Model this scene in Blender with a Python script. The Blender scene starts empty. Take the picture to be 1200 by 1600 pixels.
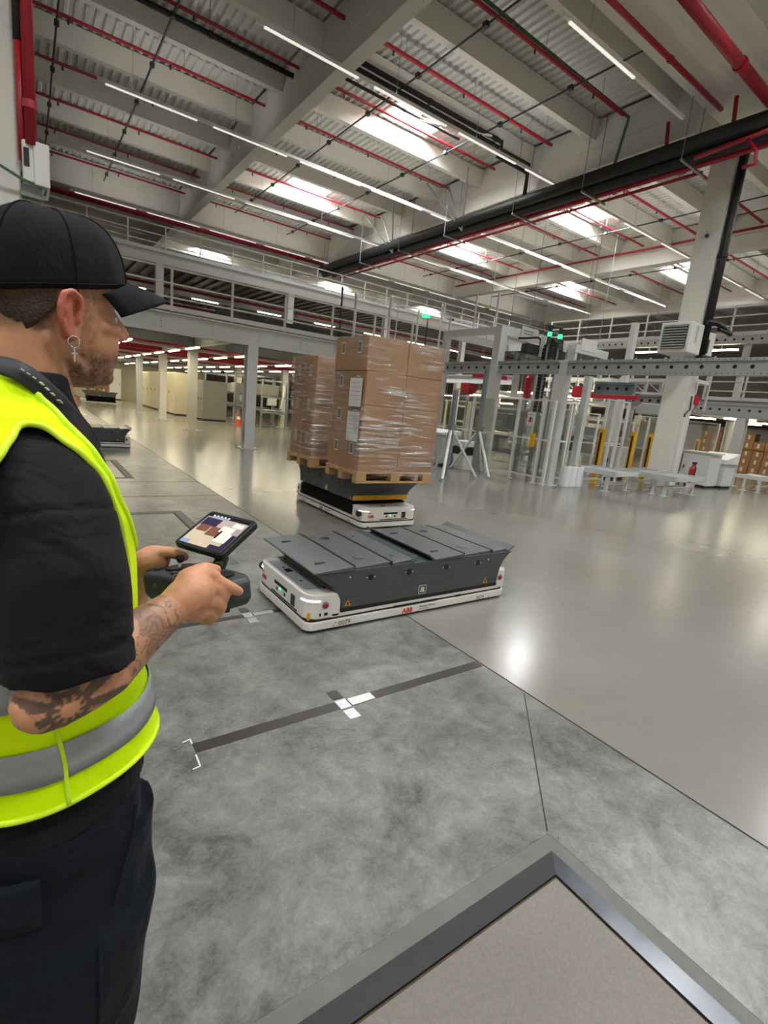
import bpy, bmesh, math, random
from mathutils import Vector, Matrix, Quaternion, noise as mnoise
random.seed(7)
C = bpy.context.scene
COL = C.collection
PI = math.pi
# ------------------------------------------------------------------ camera
F_PX, CX, CY, CAM_H = 783.0, 600.0, 800.0, 1.6
_a = Vector((39-CX, 578-CY, F_PX)).normalized()          # world +Y seen from the lens (x right, y down, z ahead)
_b = Vector((1712-CX, 750-CY, F_PX)); _b = (_b - _a*_a.dot(_b)).normalized()   # world +X
_z = -(_b.cross(_a)); _z = _z if _z.y < 0 else -_z          # world +Z
cam_d = bpy.data.cameras.new('camera'); cam = bpy.data.objects.new('camera', cam_d); COL.objects.link(cam)
cam_d.sensor_fit = 'VERTICAL'; cam_d.sensor_height = 32.0; cam_d.lens = F_PX/1600*32.0
cam_d.clip_start = 0.05; cam_d.clip_end = 400
_r = Vector((_b.x, _a.x, _z.x)); _d = Vector((_b.y, _a.y, _z.y)); _f = Vector((_b.z, _a.z, _z.z))
cam.matrix_world = Matrix(((_r.x, -_d.x, -_f.x, 0), (_r.y, -_d.y, -_f.y, 0), (_r.z, -_d.z, -_f.z, CAM_H), (0, 0, 0, 1)))
C.camera = cam
EYE = Vector((0, 0, CAM_H))
def ray(x, y):
    c = Vector((x-CX, y-CY, F_PX)); return Vector((_b.dot(c), _a.dot(c), _z.dot(c)))
def AY(x, y, Y): d = ray(x, y); return EYE + d*(Y/d.y)
def AX(x, y, X): d = ray(x, y); return EYE + d*(X/d.x)
def AZ(x, y, Z): d = ray(x, y); return EYE + d*((Z-CAM_H)/d.z)
# ------------------------------------------------------------------ exposure, world, daylight
C.view_settings.view_transform = 'Standard'; C.view_settings.look = 'None'
C.view_settings.gamma = 1.0; C.view_settings.use_curve_mapping = False
C.view_settings.exposure = 0.15
cy = C.cycles
cy.max_bounces = 10; cy.diffuse_bounces = 5; cy.glossy_bounces = 5; cy.transparent_max_bounces = 24; cy.transmission_bounces = 6
cy.sample_clamp_indirect = 6.0; cy.use_denoising = True; cy.caustics_reflective = False; cy.caustics_refractive = False
w = bpy.data.worlds.new('world'); C.world = w; w.use_nodes = True
w.node_tree.nodes['Background'].inputs[0].default_value = (0.75, 0.86, 1.0, 1)
w.node_tree.nodes['Background'].inputs[1].default_value = 1.0
DECK = 11.5                                   # underside of the roof deck
ROWY = [9.4+2.63*k for k in range(9)]         # purlin lines between the two cross beams
SKY = []                                      # centres of the rooflights
for bx in (11.45, 22.1, 32.5):
    for k in (2, 5): SKY.append((bx, ROWY[k]+1.315))
    for y in (40.0, 48.0): SKY.append((bx, y))
    for y in (3.2, -4.6): SKY.append((bx, y))
for y in (3.2, -4.6): SKY.append((2.6, y))
for y in (3.2, -4.6): SKY.append((-6.5, y))
SKYPOW = 1000.0; UPW = 4.0
def area(name, loc, sx, sy, power, col=(1, 1, 1), rot=(0, 0, 0)):
    l = bpy.data.lights.new(name, 'AREA'); l.shape = 'RECTANGLE'; l.size = sx; l.size_y = sy; l.energy = power; l.color = col
    o = bpy.data.objects.new(name, l); COL.objects.link(o); o.location = loc; o.rotation_euler = rot
    return o
for x, y in SKY: area('daylight', (x, y, DECK+0.52), 1.9, 1.9, SKYPOW, (0.96, 0.98, 1.0))
# ------------------------------------------------------------------ materials
def lin(h):
    h = h.lstrip('#'); v = [int(h[i:i+2], 16)/255 for i in (0, 2, 4)]
    return tuple(x/12.92 if x <= .04045 else ((x+.055)/1.055)**2.4 for x in v)+(1.0,)
MATS = {}
def mat(name, col, rough=.5, metal=0.0, var=0.0, vscale=6.0, bump=0.0, bscale=60.0, emit=None, estr=0.0, spec=.5, coat=0.0, alpha=None):
    m = bpy.data.materials.new(name); MATS[name] = m; m.use_nodes = True
    nt = m.node_tree; b = nt.nodes['Principled BSDF']
    col = lin(col) if isinstance(col, str) else tuple(col)
    b.inputs['Base Color'].default_value = col; b.inputs['Roughness'].default_value = rough; b.inputs['Metallic'].default_value = metal
    b.inputs['Specular IOR Level'].default_value = spec; b.inputs['Coat Weight'].default_value = coat
    if emit: b.inputs['Emission Color'].default_value = lin(emit); b.inputs['Emission Strength'].default_value = estr
    if var or bump:
        tc = nt.nodes.new('ShaderNodeTexCoord')
        if var:
            n = nt.nodes.new('ShaderNodeTexNoise'); n.inputs['Scale'].default_value = vscale; n.inputs['Detail'].default_value = 5
            nt.links.new(tc.outputs['Object'], n.inputs['Vector'])
            mx = nt.nodes.new('ShaderNodeMix'); mx.data_type = 'RGBA'
            mx.inputs[6].default_value = tuple(min(1, c*(1+var)) for c in col[:3])+(1,)
            mx.inputs[7].default_value = tuple(c*(1-var) for c in col[:3])+(1,)
            nt.links.new(n.outputs['Fac'], mx.inputs[0]); nt.links.new(mx.outputs[2], b.inputs['Base Color'])
        if bump:
            n = nt.nodes.new('ShaderNodeTexNoise'); n.inputs['Scale'].default_value = bscale; n.inputs['Detail'].default_value = 3
            nt.links.new(tc.outputs['Object'], n.inputs['Vector'])
            bp = nt.nodes.new('ShaderNodeBump'); bp.inputs['Strength'].default_value = bump; bp.inputs['Distance'].default_value = .01
            nt.links.new(n.outputs['Fac'], bp.inputs['Height']); nt.links.new(bp.outputs['Normal'], b.inputs['Normal'])
    return m
def clear(name, tint=(1, 1, 1), gloss=.12, rough=.06):
    m = bpy.data.materials.new(name); m.use_nodes = True; nt = m.node_tree; nt.nodes.remove(nt.nodes['Principled BSDF'])
    t = nt.nodes.new('ShaderNodeBsdfTransparent'); t.inputs[0].default_value = (*tint, 1)
    g = nt.nodes.new('ShaderNodeBsdfGlossy'); g.inputs[1].default_value = rough
    mx = nt.nodes.new('ShaderNodeMixShader'); mx.inputs[0].default_value = gloss
    nt.links.new(t.outputs[0], mx.inputs[1]); nt.links.new(g.outputs[0], mx.inputs[2])
    nt.links.new(mx.outputs[0], nt.nodes['Material Output'].inputs[0]); return m
def floor_mat(name, dark, light, warm, rough=.26, bump=.02, contrast=(.32, .72)):
    m = bpy.data.materials.new(name); m.use_nodes = True; nt = m.node_tree; b = nt.nodes['Principled BSDF']; L = nt.links.new
    tc = nt.nodes.new('ShaderNodeTexCoord')
    def nz(scale, det, rgh, dist=0.0):
        n = nt.nodes.new('ShaderNodeTexNoise'); n.inputs['Scale'].default_value = scale; n.inputs['Detail'].default_value = det
        n.inputs['Roughness'].default_value = rgh; n.inputs['Distortion'].default_value = dist; L(tc.outputs['Object'], n.inputs['Vector']); return n
    n1 = nz(1.9, 10, .72, .5); n2 = nz(9.0, 9, .75, .5); n3 = nz(.45, 3, .5); n4 = nz(60, 4, .7)
    def mth(op, a, bb):
        k = nt.nodes.new('ShaderNodeMath'); k.operation = op
        for i, v in enumerate((a, bb)):
            if isinstance(v, (int, float)): k.inputs[i].default_value = v
            else: L(v, k.inputs[i])
        return k.outputs[0]
    s = mth('ADD', mth('MULTIPLY', n1.outputs['Fac'], .5), mth('ADD', mth('MULTIPLY', n2.outputs['Fac'], .34), mth('MULTIPLY', n4.outputs['Fac'], .16)))
    r = nt.nodes.new('ShaderNodeValToRGB'); L(s, r.inputs[0])
    r.color_ramp.elements[0].position = contrast[0]; r.color_ramp.elements[0].color = lin(dark)
    r.color_ramp.elements[1].position = contrast[1]; r.color_ramp.elements[1].color = lin(light)
    mx = nt.nodes.new('ShaderNodeMix'); mx.data_type = 'RGBA'; mx.blend_type = 'MULTIPLY'
    r3 = nt.nodes.new('ShaderNodeValToRGB'); L(n3.outputs['Fac'], r3.inputs[0]); r3.color_ramp.elements[0].position = .35; r3.color_ramp.elements[1].position = .65
    r3.color_ramp.elements[0].color = (1, 1, 1, 1); r3.color_ramp.elements[1].color = lin(warm)
    mx.inputs[0].default_value = 1; L(r.outputs[0], mx.inputs[6]); L(r3.outputs[0], mx.inputs[7]); L(mx.outputs[2], b.inputs['Base Color'])
    ro = mth('ADD', mth('MULTIPLY', n2.outputs['Fac'], .12*(rough > .25)), rough-.03*(rough > .25)); L(ro, b.inputs['Roughness'])
    b.inputs['Specular IOR Level'].default_value = .6
    bp = nt.nodes.new('ShaderNodeBump'); bp.inputs['Strength'].default_value = bump; bp.inputs['Distance'].default_value = .02
    L(n2.outputs['Fac'], bp.inputs['Height']); L(bp.outputs['Normal'], b.inputs['Normal'])
    return m
M = {}
M['floor_near'] = floor_mat('floor_near', '#454643', '#91928c', '#d6d6d0', .31, 0, (.395, .62))
M['floor_far'] = floor_mat('floor_far', '#787670', '#84827a', '#f4f1ea', .2, 0, (.25, .8))
M['pit_concrete'] = mat('pit_concrete', '#77726a', .75, var=.25, vscale=90, bump=.25, bscale=220)
M['grout'] = mat('grout', '#5f5f5b', .6, var=.3, vscale=14, bump=.15)
M['joint'] = mat('joint', '#2b2826', .7)
M['rust_seal'] = mat('rust_seal', '#4a3a22', .8, var=.6, vscale=12)
M['steel_edge'] = mat('steel_edge', '#54565a', .3, metal=.75, var=.55, vscale=9)
M['rubber_black'] = mat('rubber_black', '#1c1d1e', .6, var=.5, vscale=18, bump=.1)
M['tape'] = mat('tape', '#2d2a29', .38, var=.35, vscale=40)
M['tape_shiny'] = mat('tape_shiny', '#b9bbbb', .3, metal=.5, var=.4, vscale=60)
M['mark_white'] = mat('mark_white', '#dcdcd8', .6)
M['concrete'] = mat('concrete', '#dbd8ce', .85, var=.09, vscale=1.6, bump=.06, bscale=25)
M['concrete_dark'] = mat('concrete_dark', '#c5c2b8', .85, var=.1, vscale=1.2)
M['deck'] = mat('deck', '#d6d5cf', .5, metal=0.05, var=.06, vscale=2)
M['pipe_red'] = mat('pipe_red', '#9c1228', .4, var=.12, vscale=5)
M['pipe_black'] = mat('pipe_black', '#0e0f10', .6, var=.3, vscale=6)
M['steel_grey'] = mat('steel_grey', '#b4b7b8', .42, metal=.25, var=.06, vscale=3)
M['steel_light'] = mat('steel_light', '#d9dad8', .45, metal=.15, var=.05, vscale=3)
M['galv'] = mat('galv', '#8d9398', .42, metal=.6, var=.15, vscale=12)
M['dark_steel'] = mat('dark_steel', '#3b3d40', .5, metal=.4, var=.15)
M['white_paint'] = mat('white_paint', '#e3e2dc', .4, var=.03)
M['cream'] = mat('cream', '#cfc7ac', .6, var=.06)
M['green'] = mat('green', '#3f6b4a', .5)
M['yellow'] = mat('yellow', '#e0a90c', .42, var=.08)
M['sky_emit'] = mat('sky_emit', '#ffffff', .5, emit='#ffffff', estr=6.0)
M['lamp_emit'] = mat('lamp_emit', '#fffbe8', .5, emit='#fff3d2', estr=14.0)
M['lamp_dim'] = mat('lamp_dim', '#f4f2ea', .5, emit='#fff9ee', estr=.65)
M['led_green'] = mat('led_green', '#20d060', .4, emit='#28ff70', estr=4.0)
M['led_white'] = mat('led_white', '#f2f6ff', .2, emit='#f4f7ff', estr=.6)
M['polycarb'] = clear('polycarb', (.94, .95, .92), .1, .08)
M['wood'] = mat('wood', '#b18a5c', .7, var=.25, vscale=9, bump=.15, bscale=40)
# ------------------------------------------------------------------ mesh helpers
class MB:
    def __init__(s): s.v = []; s.f = []; s.mi = []; s.m = 0
    def add(s, vs, fs):
        b = len(s.v); s.v += [tuple(v) for v in vs]; s.f += [[i+b for i in f] for f in fs]; s.mi += [s.m]*len(fs); return s
    def obox(s, c, ux, uy, uz):
        c, ux, uy, uz = map(Vector, (c, ux, uy, uz)); vs = [c+ux*i+uy*j+uz*k for k in (-1, 1) for j in (-1, 1) for i in (-1, 1)]
        fl = ux.cross(uy).dot(uz) < 0
        fs = [(0, 2, 3, 1), (4, 5, 7, 6), (0, 1, 5, 4), (2, 6, 7, 3), (0, 4, 6, 2), (1, 3, 7, 5)]
        return s.add(vs, [f[::-1] for f in fs] if fl else fs)
    def box(s, a, b):
        a, b = Vector(a), Vector(b); c = (a+b)/2; h = (b-a)/2
        return s.obox(c, (h.x, 0, 0), (0, h.y, 0), (0, 0, h.z))
    def bar(s, p, q, w, h, up=(0, 0, 1)):
        p, q = Vector(p), Vector(q); d = (q-p); u = Vector(up); n = d.normalized()
        if abs(n.dot(u)) > .98: u = Vector((0, 1, 0))
        sx = n.cross(u).normalized(); sz = sx.cross(n).normalized()
        return s.obox((p+q)/2, d/2, sx*w/2, sz*h/2)
    def tube(s, pts, r, n=10, cap=True):
        pts = [Vector(p) for p in pts]; rr = r if isinstance(r, (list, tuple)) else [r]*len(pts)
        t0 = (pts[1]-pts[0]).normalized(); u = t0.orthogonal().normalized(); vs = []; fs = []
        for i, p in enumerate(pts):
            a = pts[max(0, i-1)]; c = pts[min(len(pts)-1, i+1)]; t = (c-a).normalized()
            u = (u - t*u.dot(t)).normalized(); v = t.cross(u)
            for k in range(n):
                an = 2*PI*k/n; vs.append(p+(u*math.cos(an)+v*math.sin(an))*rr[i])
        for i in range(len(pts)-1):
            for k in range(n): fs.append((i*n+k, i*n+(k+1) % n, (i+1)*n+(k+1) % n, (i+1)*n+k))
        if cap: fs.append(tuple(range(n))[::-1]); fs.append(tuple((len(pts)-1)*n+k for k in range(n)))
        return s.add(vs, fs)
    def prism(s, poly, axis, a, b):
        ax = 'xyz'.index(axis); n = len(poly)
        ar = sum(poly[i][0]*poly[(i+1) % n][1]-poly[(i+1) % n][0]*poly[i][1] for i in range(n))
        if ar < 0: poly = poly[::-1]
        if ax == 1: poly = poly[::-1]
        def P(p, t):
            v = [0, 0, 0]; o = [i for i in range(3) if i != ax]; v[o[0]] = p[0]; v[o[1]] = p[1]; v[ax] = t; return v
        vs = [P(p, a) for p in poly]+[P(p, b) for p in poly]
        fs = [tuple(range(n))[::-1], tuple(range(n, 2*n))]+[(i, (i+1) % n, (i+1) % n+n, i+n) for i in range(n)]
        return s.add(vs, fs)
    def lathe(s, prof, c, n=16, axis=(0, 0, 1)):
        az = Vector(axis).normalized(); ux = az.orthogonal().normalized(); uy = az.cross(ux); c = Vector(c); vs = []; fs = []
        for r, z in prof:
            for k in range(n): a = 2*PI*k/n; vs.append(c+az*z+(ux*math.cos(a)+uy*math.sin(a))*r)
        for i in range(len(prof)-1):
            for k in range(n): fs.append((i*n+k, i*n+(k+1) % n, (i+1)*n+(k+1) % n, (i+1)*n+k))
        fs.append(tuple(range(n))[::-1]); fs.append(tuple((len(prof)-1)*n+k for k in range(n)))
        return s.add(vs, fs)
    def loft(s, rings, cap=True, closed=True):
        n = len(rings[0]); vs = [p for r in rings for p in r]; fs = []
        for i in range(len(rings)-1):
            for k in range(n if closed else n-1): fs.append((i*n+k, i*n+(k+1) % n, (i+1)*n+(k+1) % n, (i+1)*n+k))
        if cap: fs.append(tuple(range(n))[::-1]); fs.append(tuple((len(rings)-1)*n+k for k in range(n)))
        return s.add(vs, fs)
    def build(s, name, mats, parent=None, smooth=False, bevel=0.0, local=False, kind=None, sub=0, label=None, seg=2):
        me = bpy.data.meshes.new(name); me.from_pydata(s.v, [], s.f); me.update()
        for m in (mats if isinstance(mats, (list, tuple)) else [mats]): me.materials.append(m)
        if any(s.mi): me.polygons.foreach_set('material_index', s.mi)
        if smooth: me.polygons.foreach_set('use_smooth', [True]*len(me.polygons))
        o = bpy.data.objects.new(name, me); COL.objects.link(o); adopt(o, parent, local)
        if bevel:
            b = o.modifiers.new('bevel', 'BEVEL'); b.width = bevel; b.segments = seg; b.limit_method = 'ANGLE'; b.angle_limit = .6
        if sub:
            b = o.modifiers.new('sub', 'SUBSURF'); b.levels = sub; b.render_levels = sub
        if kind: o['kind'] = kind
        if label: o['label'] = label
        return o
def wm(o):
    m = o.matrix_basis.copy()
    return m if o.parent is None else wm(o.parent) @ o.matrix_parent_inverse @ m
def adopt(o, parent, local=False):
    if parent is None: return
    o.parent = parent
    if not local: o.matrix_parent_inverse = wm(parent).inverted()
def thing(name, label, cat, loc=(0, 0, 0), rz=0.0, group=None):
    o = bpy.data.objects.new(name, None); COL.objects.link(o); o.location = loc; o.rotation_euler = (0, 0, rz); o.empty_display_size = .1
    return tag(o, label, cat, group)
def tag(o, label, cat, group=None):
    o['label'] = label; o['category'] = cat
    if group: o['group'] = group
    return o
def struct(name, loc=(0, 0, 0)):
    o = bpy.data.objects.new(name, None); COL.objects.link(o); o.location = loc; o['kind'] = 'structure'; o.empty_display_size = .1; return o
def kids(o): return [c for c in ALLKIDS.get(o.name, [])]
def copy_tree(o, parent=None):
    c = o.copy(); COL.objects.link(c)
    if parent is not None: c.parent = parent
    for ch in list(o.children): copy_tree(ch, c)
    return c
def one(name, mb, m, label, cat, group=None, **k): return tag(mb.build(name, m, **k), label, cat, group)
def lettering(txt, size, mx, m, parent, name='lettering', depth=.0004, bold=0.0, local=False, align='LEFT'):
    if not txt: return None
    cu = bpy.data.curves.new(name, 'FONT'); cu.body = txt; cu.size = size; cu.extrude = depth; cu.offset = bold; cu.align_x = align; cu.resolution_u = 2
    t = bpy.data.objects.new(name+'_src', cu); me = bpy.data.meshes.new_from_object(t); bpy.data.objects.remove(t)
    me.transform(mx); me.materials.clear(); me.materials.append(m)
    o = bpy.data.objects.new(name, me); COL.objects.link(o); adopt(o, parent, local); return o
def frame(o, x, y):
    x = Vector(x).normalized(); y = Vector(y); y = (y-x*x.dot(y)).normalized(); z = x.cross(y); o = Vector(o)
    return Matrix(((x.x, y.x, z.x, o.x), (x.y, y.y, z.y, o.y), (x.z, y.z, z.z, o.z), (0, 0, 0, 1)))
ORD = 'first second third fourth fifth sixth seventh eighth ninth tenth eleventh twelfth thirteenth fourteenth fifteenth sixteenth'.split()
# ================================================================== FLOOR
fl = struct('floor')
JX = 2.41
def slab(x0, y0, x1, y1, m, z0=-.2, z1=0.0): MB().box((x0, y0, z0), (x1, y1, z1)).build('floor_slab', M[m], fl)
PX, PY = 1.65, .93                                        # outer corner of the steel-framed pit cover
slab(-12.4, PY, JX-.006, 74.4, 'floor_near'); slab(PX, -12.4, JX-.006, PY, 'floor_near')
slab(JX+.006, -12.4, 55.4, 74.4, 'floor_far')
MB().box((JX-.006, -12.4, -.2), (JX+.006, 74.4, -.004)).build('floor_joint', M['joint'], fl)
MB().bar(AZ(855, 1299, .0006), AZ(819, 1084, .0006), .006, .0008).build('saw_cut', M['joint'], fl)
def strip(name, x0, y0, x1, y1, z0, z1, m): return MB().box((x0, y0, z0), (x1, y1, z1)).build(name, M[m], fl)
# mitred grout border, black steel angle and rough infill of the pit cover
def mitre(name, d0, d1, z, m):
    a, b = PX-d0, PX-d1; c, d = PY-d0, PY-d1
    MB().prism([(-12.4, c), (a, c), (b, d), (-12.4, d)], 'z', -.2, z).build(name, M[m], fl)
    MB().prism([(a, c), (a, -12.4), (b, -12.4), (b, d)], 'z', -.2, z).build(name, M['steel_edge' if m == 'rubber_black' else m], fl)
mitre('grout_border', 0, .062, -.001, 'grout'); mitre('steel_angle', .062, .134, .002, 'rubber_black'); mitre('gap_seal', .134, .143, -.008, 'rust_seal')
strip('cover_slab', -12.4, -12.4, PX-.143, PY-.143, -.2, -.003, 'pit_concrete')
# the second framed pit cover, past the man's hands
def pit_frame(x0, y0, x1, y1):
    for (a, b, c, d) in ((x0, y0, x1, y0+.1), (x0, y1-.1, x1, y1), (x1-.1, y0+.1, x1, y1-.1)):
        strip('steel_frame', a, b, c, d, 0, .0012, 'grout')
    for (a, b, c, d) in ((x0, y0+.1, x1-.1, y0+.125), (x0, y1-.125, x1-.1, y1-.1), (x1-.125, y0+.125, x1-.1, y1-.125)):
        strip('gap_seal', a, b, c, d, 0, .0012, 'joint')
pit_frame(-.6, 4.47, 1.61, 6.75); pit_frame(-.6, 9.2, 1.45, 11.4)
strip('saw_cut', .2, 7.69, JX, 7.72, 0, .0006, 'joint'); strip('saw_cut', .2, 9.9-1.0, JX, 9.92-1.0, 0, .0006, 'joint')
# faded yellow lane line far off
MB().bar(AZ(104, 632, .001), AZ(134, 648, .001), .12, .001).build('lane_line', M['yellow'], fl)
MB().bar((5.3, 25.6, .001), (26, 25.6, .001), .12, .001).build('lane_line', M['cream'], fl)
# tape on the floor
def tape(name, label, x0, x1, y, wd=.075, cross=None):
    t = thing(name, label, 'tape', ((x0+x1)/2, y, 0))
    n = 12; e = MB()
    top = [(x0+(x1-x0)*i/n, y+wd/2+random.uniform(-.002, .002)) for i in range(n+1)]
    bot = [(x0+(x1-x0)*i/n, y-wd/2+random.uniform(-.002, .002)) for i in range(n+1)]
    e.prism(bot+top[::-1], 'z', .0003, .0012); e.build('strip', M['tape'], t)
    if cross:
        for dy, c in ((.095, 'tape'), (.0, 'tape_shiny'), (-.095, 'tape_shiny')):
            w2 = .033; MB().box((cross-w2, y+dy-.04, .0012), (cross+w2, y+dy+.04, .0022)).build('cross_piece', M[c], t)
        MB().box((cross+w2+.01, y-wd/2+.003, .0012), (cross+w2+.16, y+wd/2-.003, .0017)).build('worn_patch', M['tape_shiny'], t)
    return t
tape('floor_tape', 'dark tape strip on the floor with a silver cross, ending at the slab joint', .565, 2.395, 2.055, .07, 1.35)
tape('floor_tape', 'dark tape strip leading under the white corner of the empty transport robot', .2, 1.62, 3.33, .06, 1.28)
for nm, pts, lab in (('corner_mark', ((285, 1160), (297, 1155), (300, 1162)), 'small white bracket mark on the floor nearer the man, above the tape end'),
                     ('corner_mark', ((306, 1179), (313, 1197), (301, 1202)), 'small white bracket mark on the floor just below the dark tape end')):
    b = MB(); P = [AZ(x, y, .0008) for x, y in pts]
    for i in (0, 1): b.bar(P[i], P[i+1], .006, .0008)
    one(nm, b, M['mark_white'], lab, 'floor mark')
# ================================================================== ROOF
ce = struct('ceiling')
STRIPS = [(-10.2, -1.9), (-1.5, 6.9), (7.24, 15.72), (16.08, 26.3), (26.7, 37), (37.4, 48)]
XB, XT, HB = .10, .16, .07
def deck_mesh(x0, x1, y0, y1, holes):
    """corrugated sheet, ribs along y; rows of quads skipped where a rooflight opens"""
    b = MB(); x = x0; xs = []
    while x < x1:
        xs += [(x, DECK), (x+.08, DECK), (x+.115, DECK+HB), (x+.215, DECK+HB)]; x += .25
    xs = [(min(a, x1), z) for a, z in xs]
    ys = [y0]+[v for h in holes for v in (h[1], h[3])]+[y1]
    for j in range(len(ys)-1):
        for i in range(len(xs)-1):
            a, c = xs[i], xs[i+1]
            if c[0]-a[0] < 1e-5: continue
            if any(h[0] <= (a[0]+c[0])/2 <= h[2] and h[1] <= (ys[j]+ys[j+1])/2 <= h[3] for h in holes): continue
            b.add([(a[0], ys[j], a[1]), (a[0], ys[j+1], a[1]), (c[0], ys[j+1], c[1]), (c[0], ys[j], c[1])], [(0, 1, 2, 3)])
    return b
bays = [(ROWY[i], ROWY[i+1]) for i in range(8)]+[(7.6, 9.4)]+[(30.44+2.63*i, 30.44+2.63*(i+1)) for i in range(9)]+[(-9.7+2.63*i, -9.7+2.63*(i+1)) for i in range(6)]+[(6.08, 7.6)]
SW, SL = 2.0, 2.0
for si, (x0, x1) in enumerate(STRIPS):
    for (y0, y1) in bays:
        hs = []
        for sx, sy in SKY:
            if x0 < sx < x1 and y0 < sy < y1: hs.append((sx-SW/2, sy-SL/2 if sy-SL/2 > y0 else y0+.05, sx+SW/2, min(sy+SL/2, y1-.05)))
        deck_mesh(x0, x1, y0, y1, hs).build('roof_deck', M['deck'], ce)
# rooflights: white kerb and a bright panel above it
for i, (sx, sy) in enumerate(SKY):
    w_ = struct('window_%d' % (i+1), (sx, sy, DECK))
    b = MB(); z0, z1 = DECK-.02, DECK+.62
    for (ax, ay, bx, by) in ((-1.06, -1.06, -.98, 1.06), (.98, -1.06, 1.06, 1.06), (-.98, -1.06, .98, -.98), (-.98, .98, .98, 1.06)):
        b.box((sx+ax, sy+ay, z0), (sx+bx, sy+by, z1))
    b.build('kerb', M['white_paint'], w_)
    MB().box((sx-1.0, sy-1.0, z1-.04), (sx+1.0, sy+1.0, z1)).build('pane', M['sky_emit'], w_)
    b = MB()
    for k in range(5): b.bar((sx+.2+k*.14, sy-.1+k*.05, DECK+.25), (sx+.26+k*.14, sy+.05+k*.05, DECK+.1), .03, .03)
    b.bar((sx+.15, sy-.15, DECK+.28), (sx+.95, sy+.12, DECK+.28), .025, .025); b.build('opener', M['galv'], w_)
# purlins
pur = None
for (x0, x1) in STRIPS:
    base = None
    for k in list(range(8))+[9, 10, 11, 12, 13, 14, 15, 16]+[-5, -4, -3, -2]:
        y = ROWY[0]+2.63*k
        if base is None:
            b = MB(); b.prism([(-.11, 10.88), (.11, 10.88), (.12, 11.0), (.17, 11.47), (-.17, 11.47), (-.12, 11.0)], 'x', x0-.05, x1+.05)
            base = b.build('purlin', M['concrete'], ce, local=True); o = base
        else: o = base.copy(); COL.objects.link(o)
        o.location = (0, y, 0)
# girders along y, with a ledge; cross beams along x
def girder(x0, x1, y0, y1, zb=10.0, m='concrete'):
    xm, hw = (x0+x1)/2, (x1-x0)/2; lw = hw-.03
    MB().prism([(xm-hw, zb), (xm+hw, zb), (xm+hw, zb+.62), (xm+lw, zb+.66), (xm+lw, DECK), (xm-lw, DECK), (xm-lw, zb+.66), (xm-hw, zb+.62)], 'y', y0, y1).build('girder', M[m], ce, bevel=.012)
for gx0, gx1 in ((-1.9, -1.5), (6.88, 7.27), (15.68, 16.1), (26.25, 26.7), (37.0, 37.4)):
    girder(gx0, gx1, 8.6, 30.3); girder(gx0, gx1, 30.8, 52)
    girder(gx0, gx1, -14, 6.4)
def crossbeam(y0, y1, zb):
    MB().box((-10, y0, zb), (48, y1, DECK)).build('cross_beam', M['concrete'], ce, bevel=.02)
crossbeam(30.3, 30.8, 10.2); crossbeam(52.2, 52.8, 10.2)
MB().prism([(8.45, 10.5), (7.45, 10.5), (7.2, 10.42), (6.95, 10.42), (6.85, 10.6), (6.5, 10.75), (6.5, DECK), (8.5, DECK)], 'x', -10, 48).build('cross_beam', M['concrete'], ce, bevel=.01)
# shell
def wall(n, a, b, m='concrete'): o = MB().box(a, b).build(n, M[m]); o['kind'] = 'structure'; return o
wall('wall_front', (-12.4, 74, -.2), (55.4, 74.4, 12.4), 'cream'); wall('wall_right', (55, -12.4, -.2), (55.4, 74.4, 12.4), 'concrete'); 
wall('wall_left', (-12.4, -12.4, -.2), (-12, 74.4, 12.4)); wall('wall_back', (-12.4, -12.4, -.2), (55.4, -12, 12.4))
wall('ceiling_cover', (-12.4, -12.4, 12.35), (55.4, 74.4, 12.5), 'deck')
# ------------------------------------------------------------------ concrete columns
def column(name, x0, y0, x1, y1, h=10.0):
    c = struct(name, ((x0+x1)/2, (y0+y1)/2, 0)); MB().box((x0, y0, 0), (x1, y1, h)).build('shaft', M['concrete'], c, bevel=.03); return c
colR = column('column', 16.15, 7.55, 16.75, 8.25)
MB().lathe([(.05, 0), (.05, .05), (.02, .05)], (16.14, 7.9, 7.3), 8, (-1, 0, 0)).build('anchor', M['dark_steel'], colR)
MB().tube([(16.5, 7.52, 2.85), (16.5, 7.5, 2.45), (16.25, 7.5, 2.3), (16.25, 7.5, .8)], .022, 6).build('conduit', M['dark_steel'], colR)
MB().box((16.2, 7.47, 0), (16.4, 7.548, 2.2)).build('corner_guard', M['white_paint'], colR)
colL = column('column', -.95, 9.75, .055, 10.7, 10.5)
# ------------------------------------------------------------------ pipes
PIPE_X = [(0.2, 6.86, 'between the cap-side post and first girder', 8), (7.3, 15.5, 'between the two great girders', 8), (16.1, 26.2, 'in the bay beyond the black duct', 8), (26.7, 37, 'in the farthest roof bay', 7)]
for bi, (x0, x1, where, n) in enumerate(PIPE_X):
    for k in range(n-1, -1, -1):
        y = ROWY[k]+1.25; z = 10.98
        if bi == 1 and k == 3: pass
        i = n-1-k
        t = thing('sprinkler_pipe', 'red sprinkler pipe %s, %s from the far end' % (where, ORD[i]), 'pipe', (x0, y, z), group='red sprinkler pipes under the roof')
        xe = x1-(.35 if bi == 1 else 0)
        MB().tube([(x0, y, z), (xe, y, z)], .045 if k > 1 else .055, 8).build('pipe', M['pipe_red'], t)
        m_ = int((x1-x0)/2.6)
        for j in range(m_):
            px_ = x0+1.1+j*2.6
            MB().tube([(px_, y, z-.03), (px_, y, z-.16)], [.02, .03], 6).build('sprinkler_head', M['dark_steel'], t)
            MB().tube([(px_+.4, y, z), (px_+.4, y, DECK+.02)], .008, 5).build('hanger', M['galv'], t)
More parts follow.
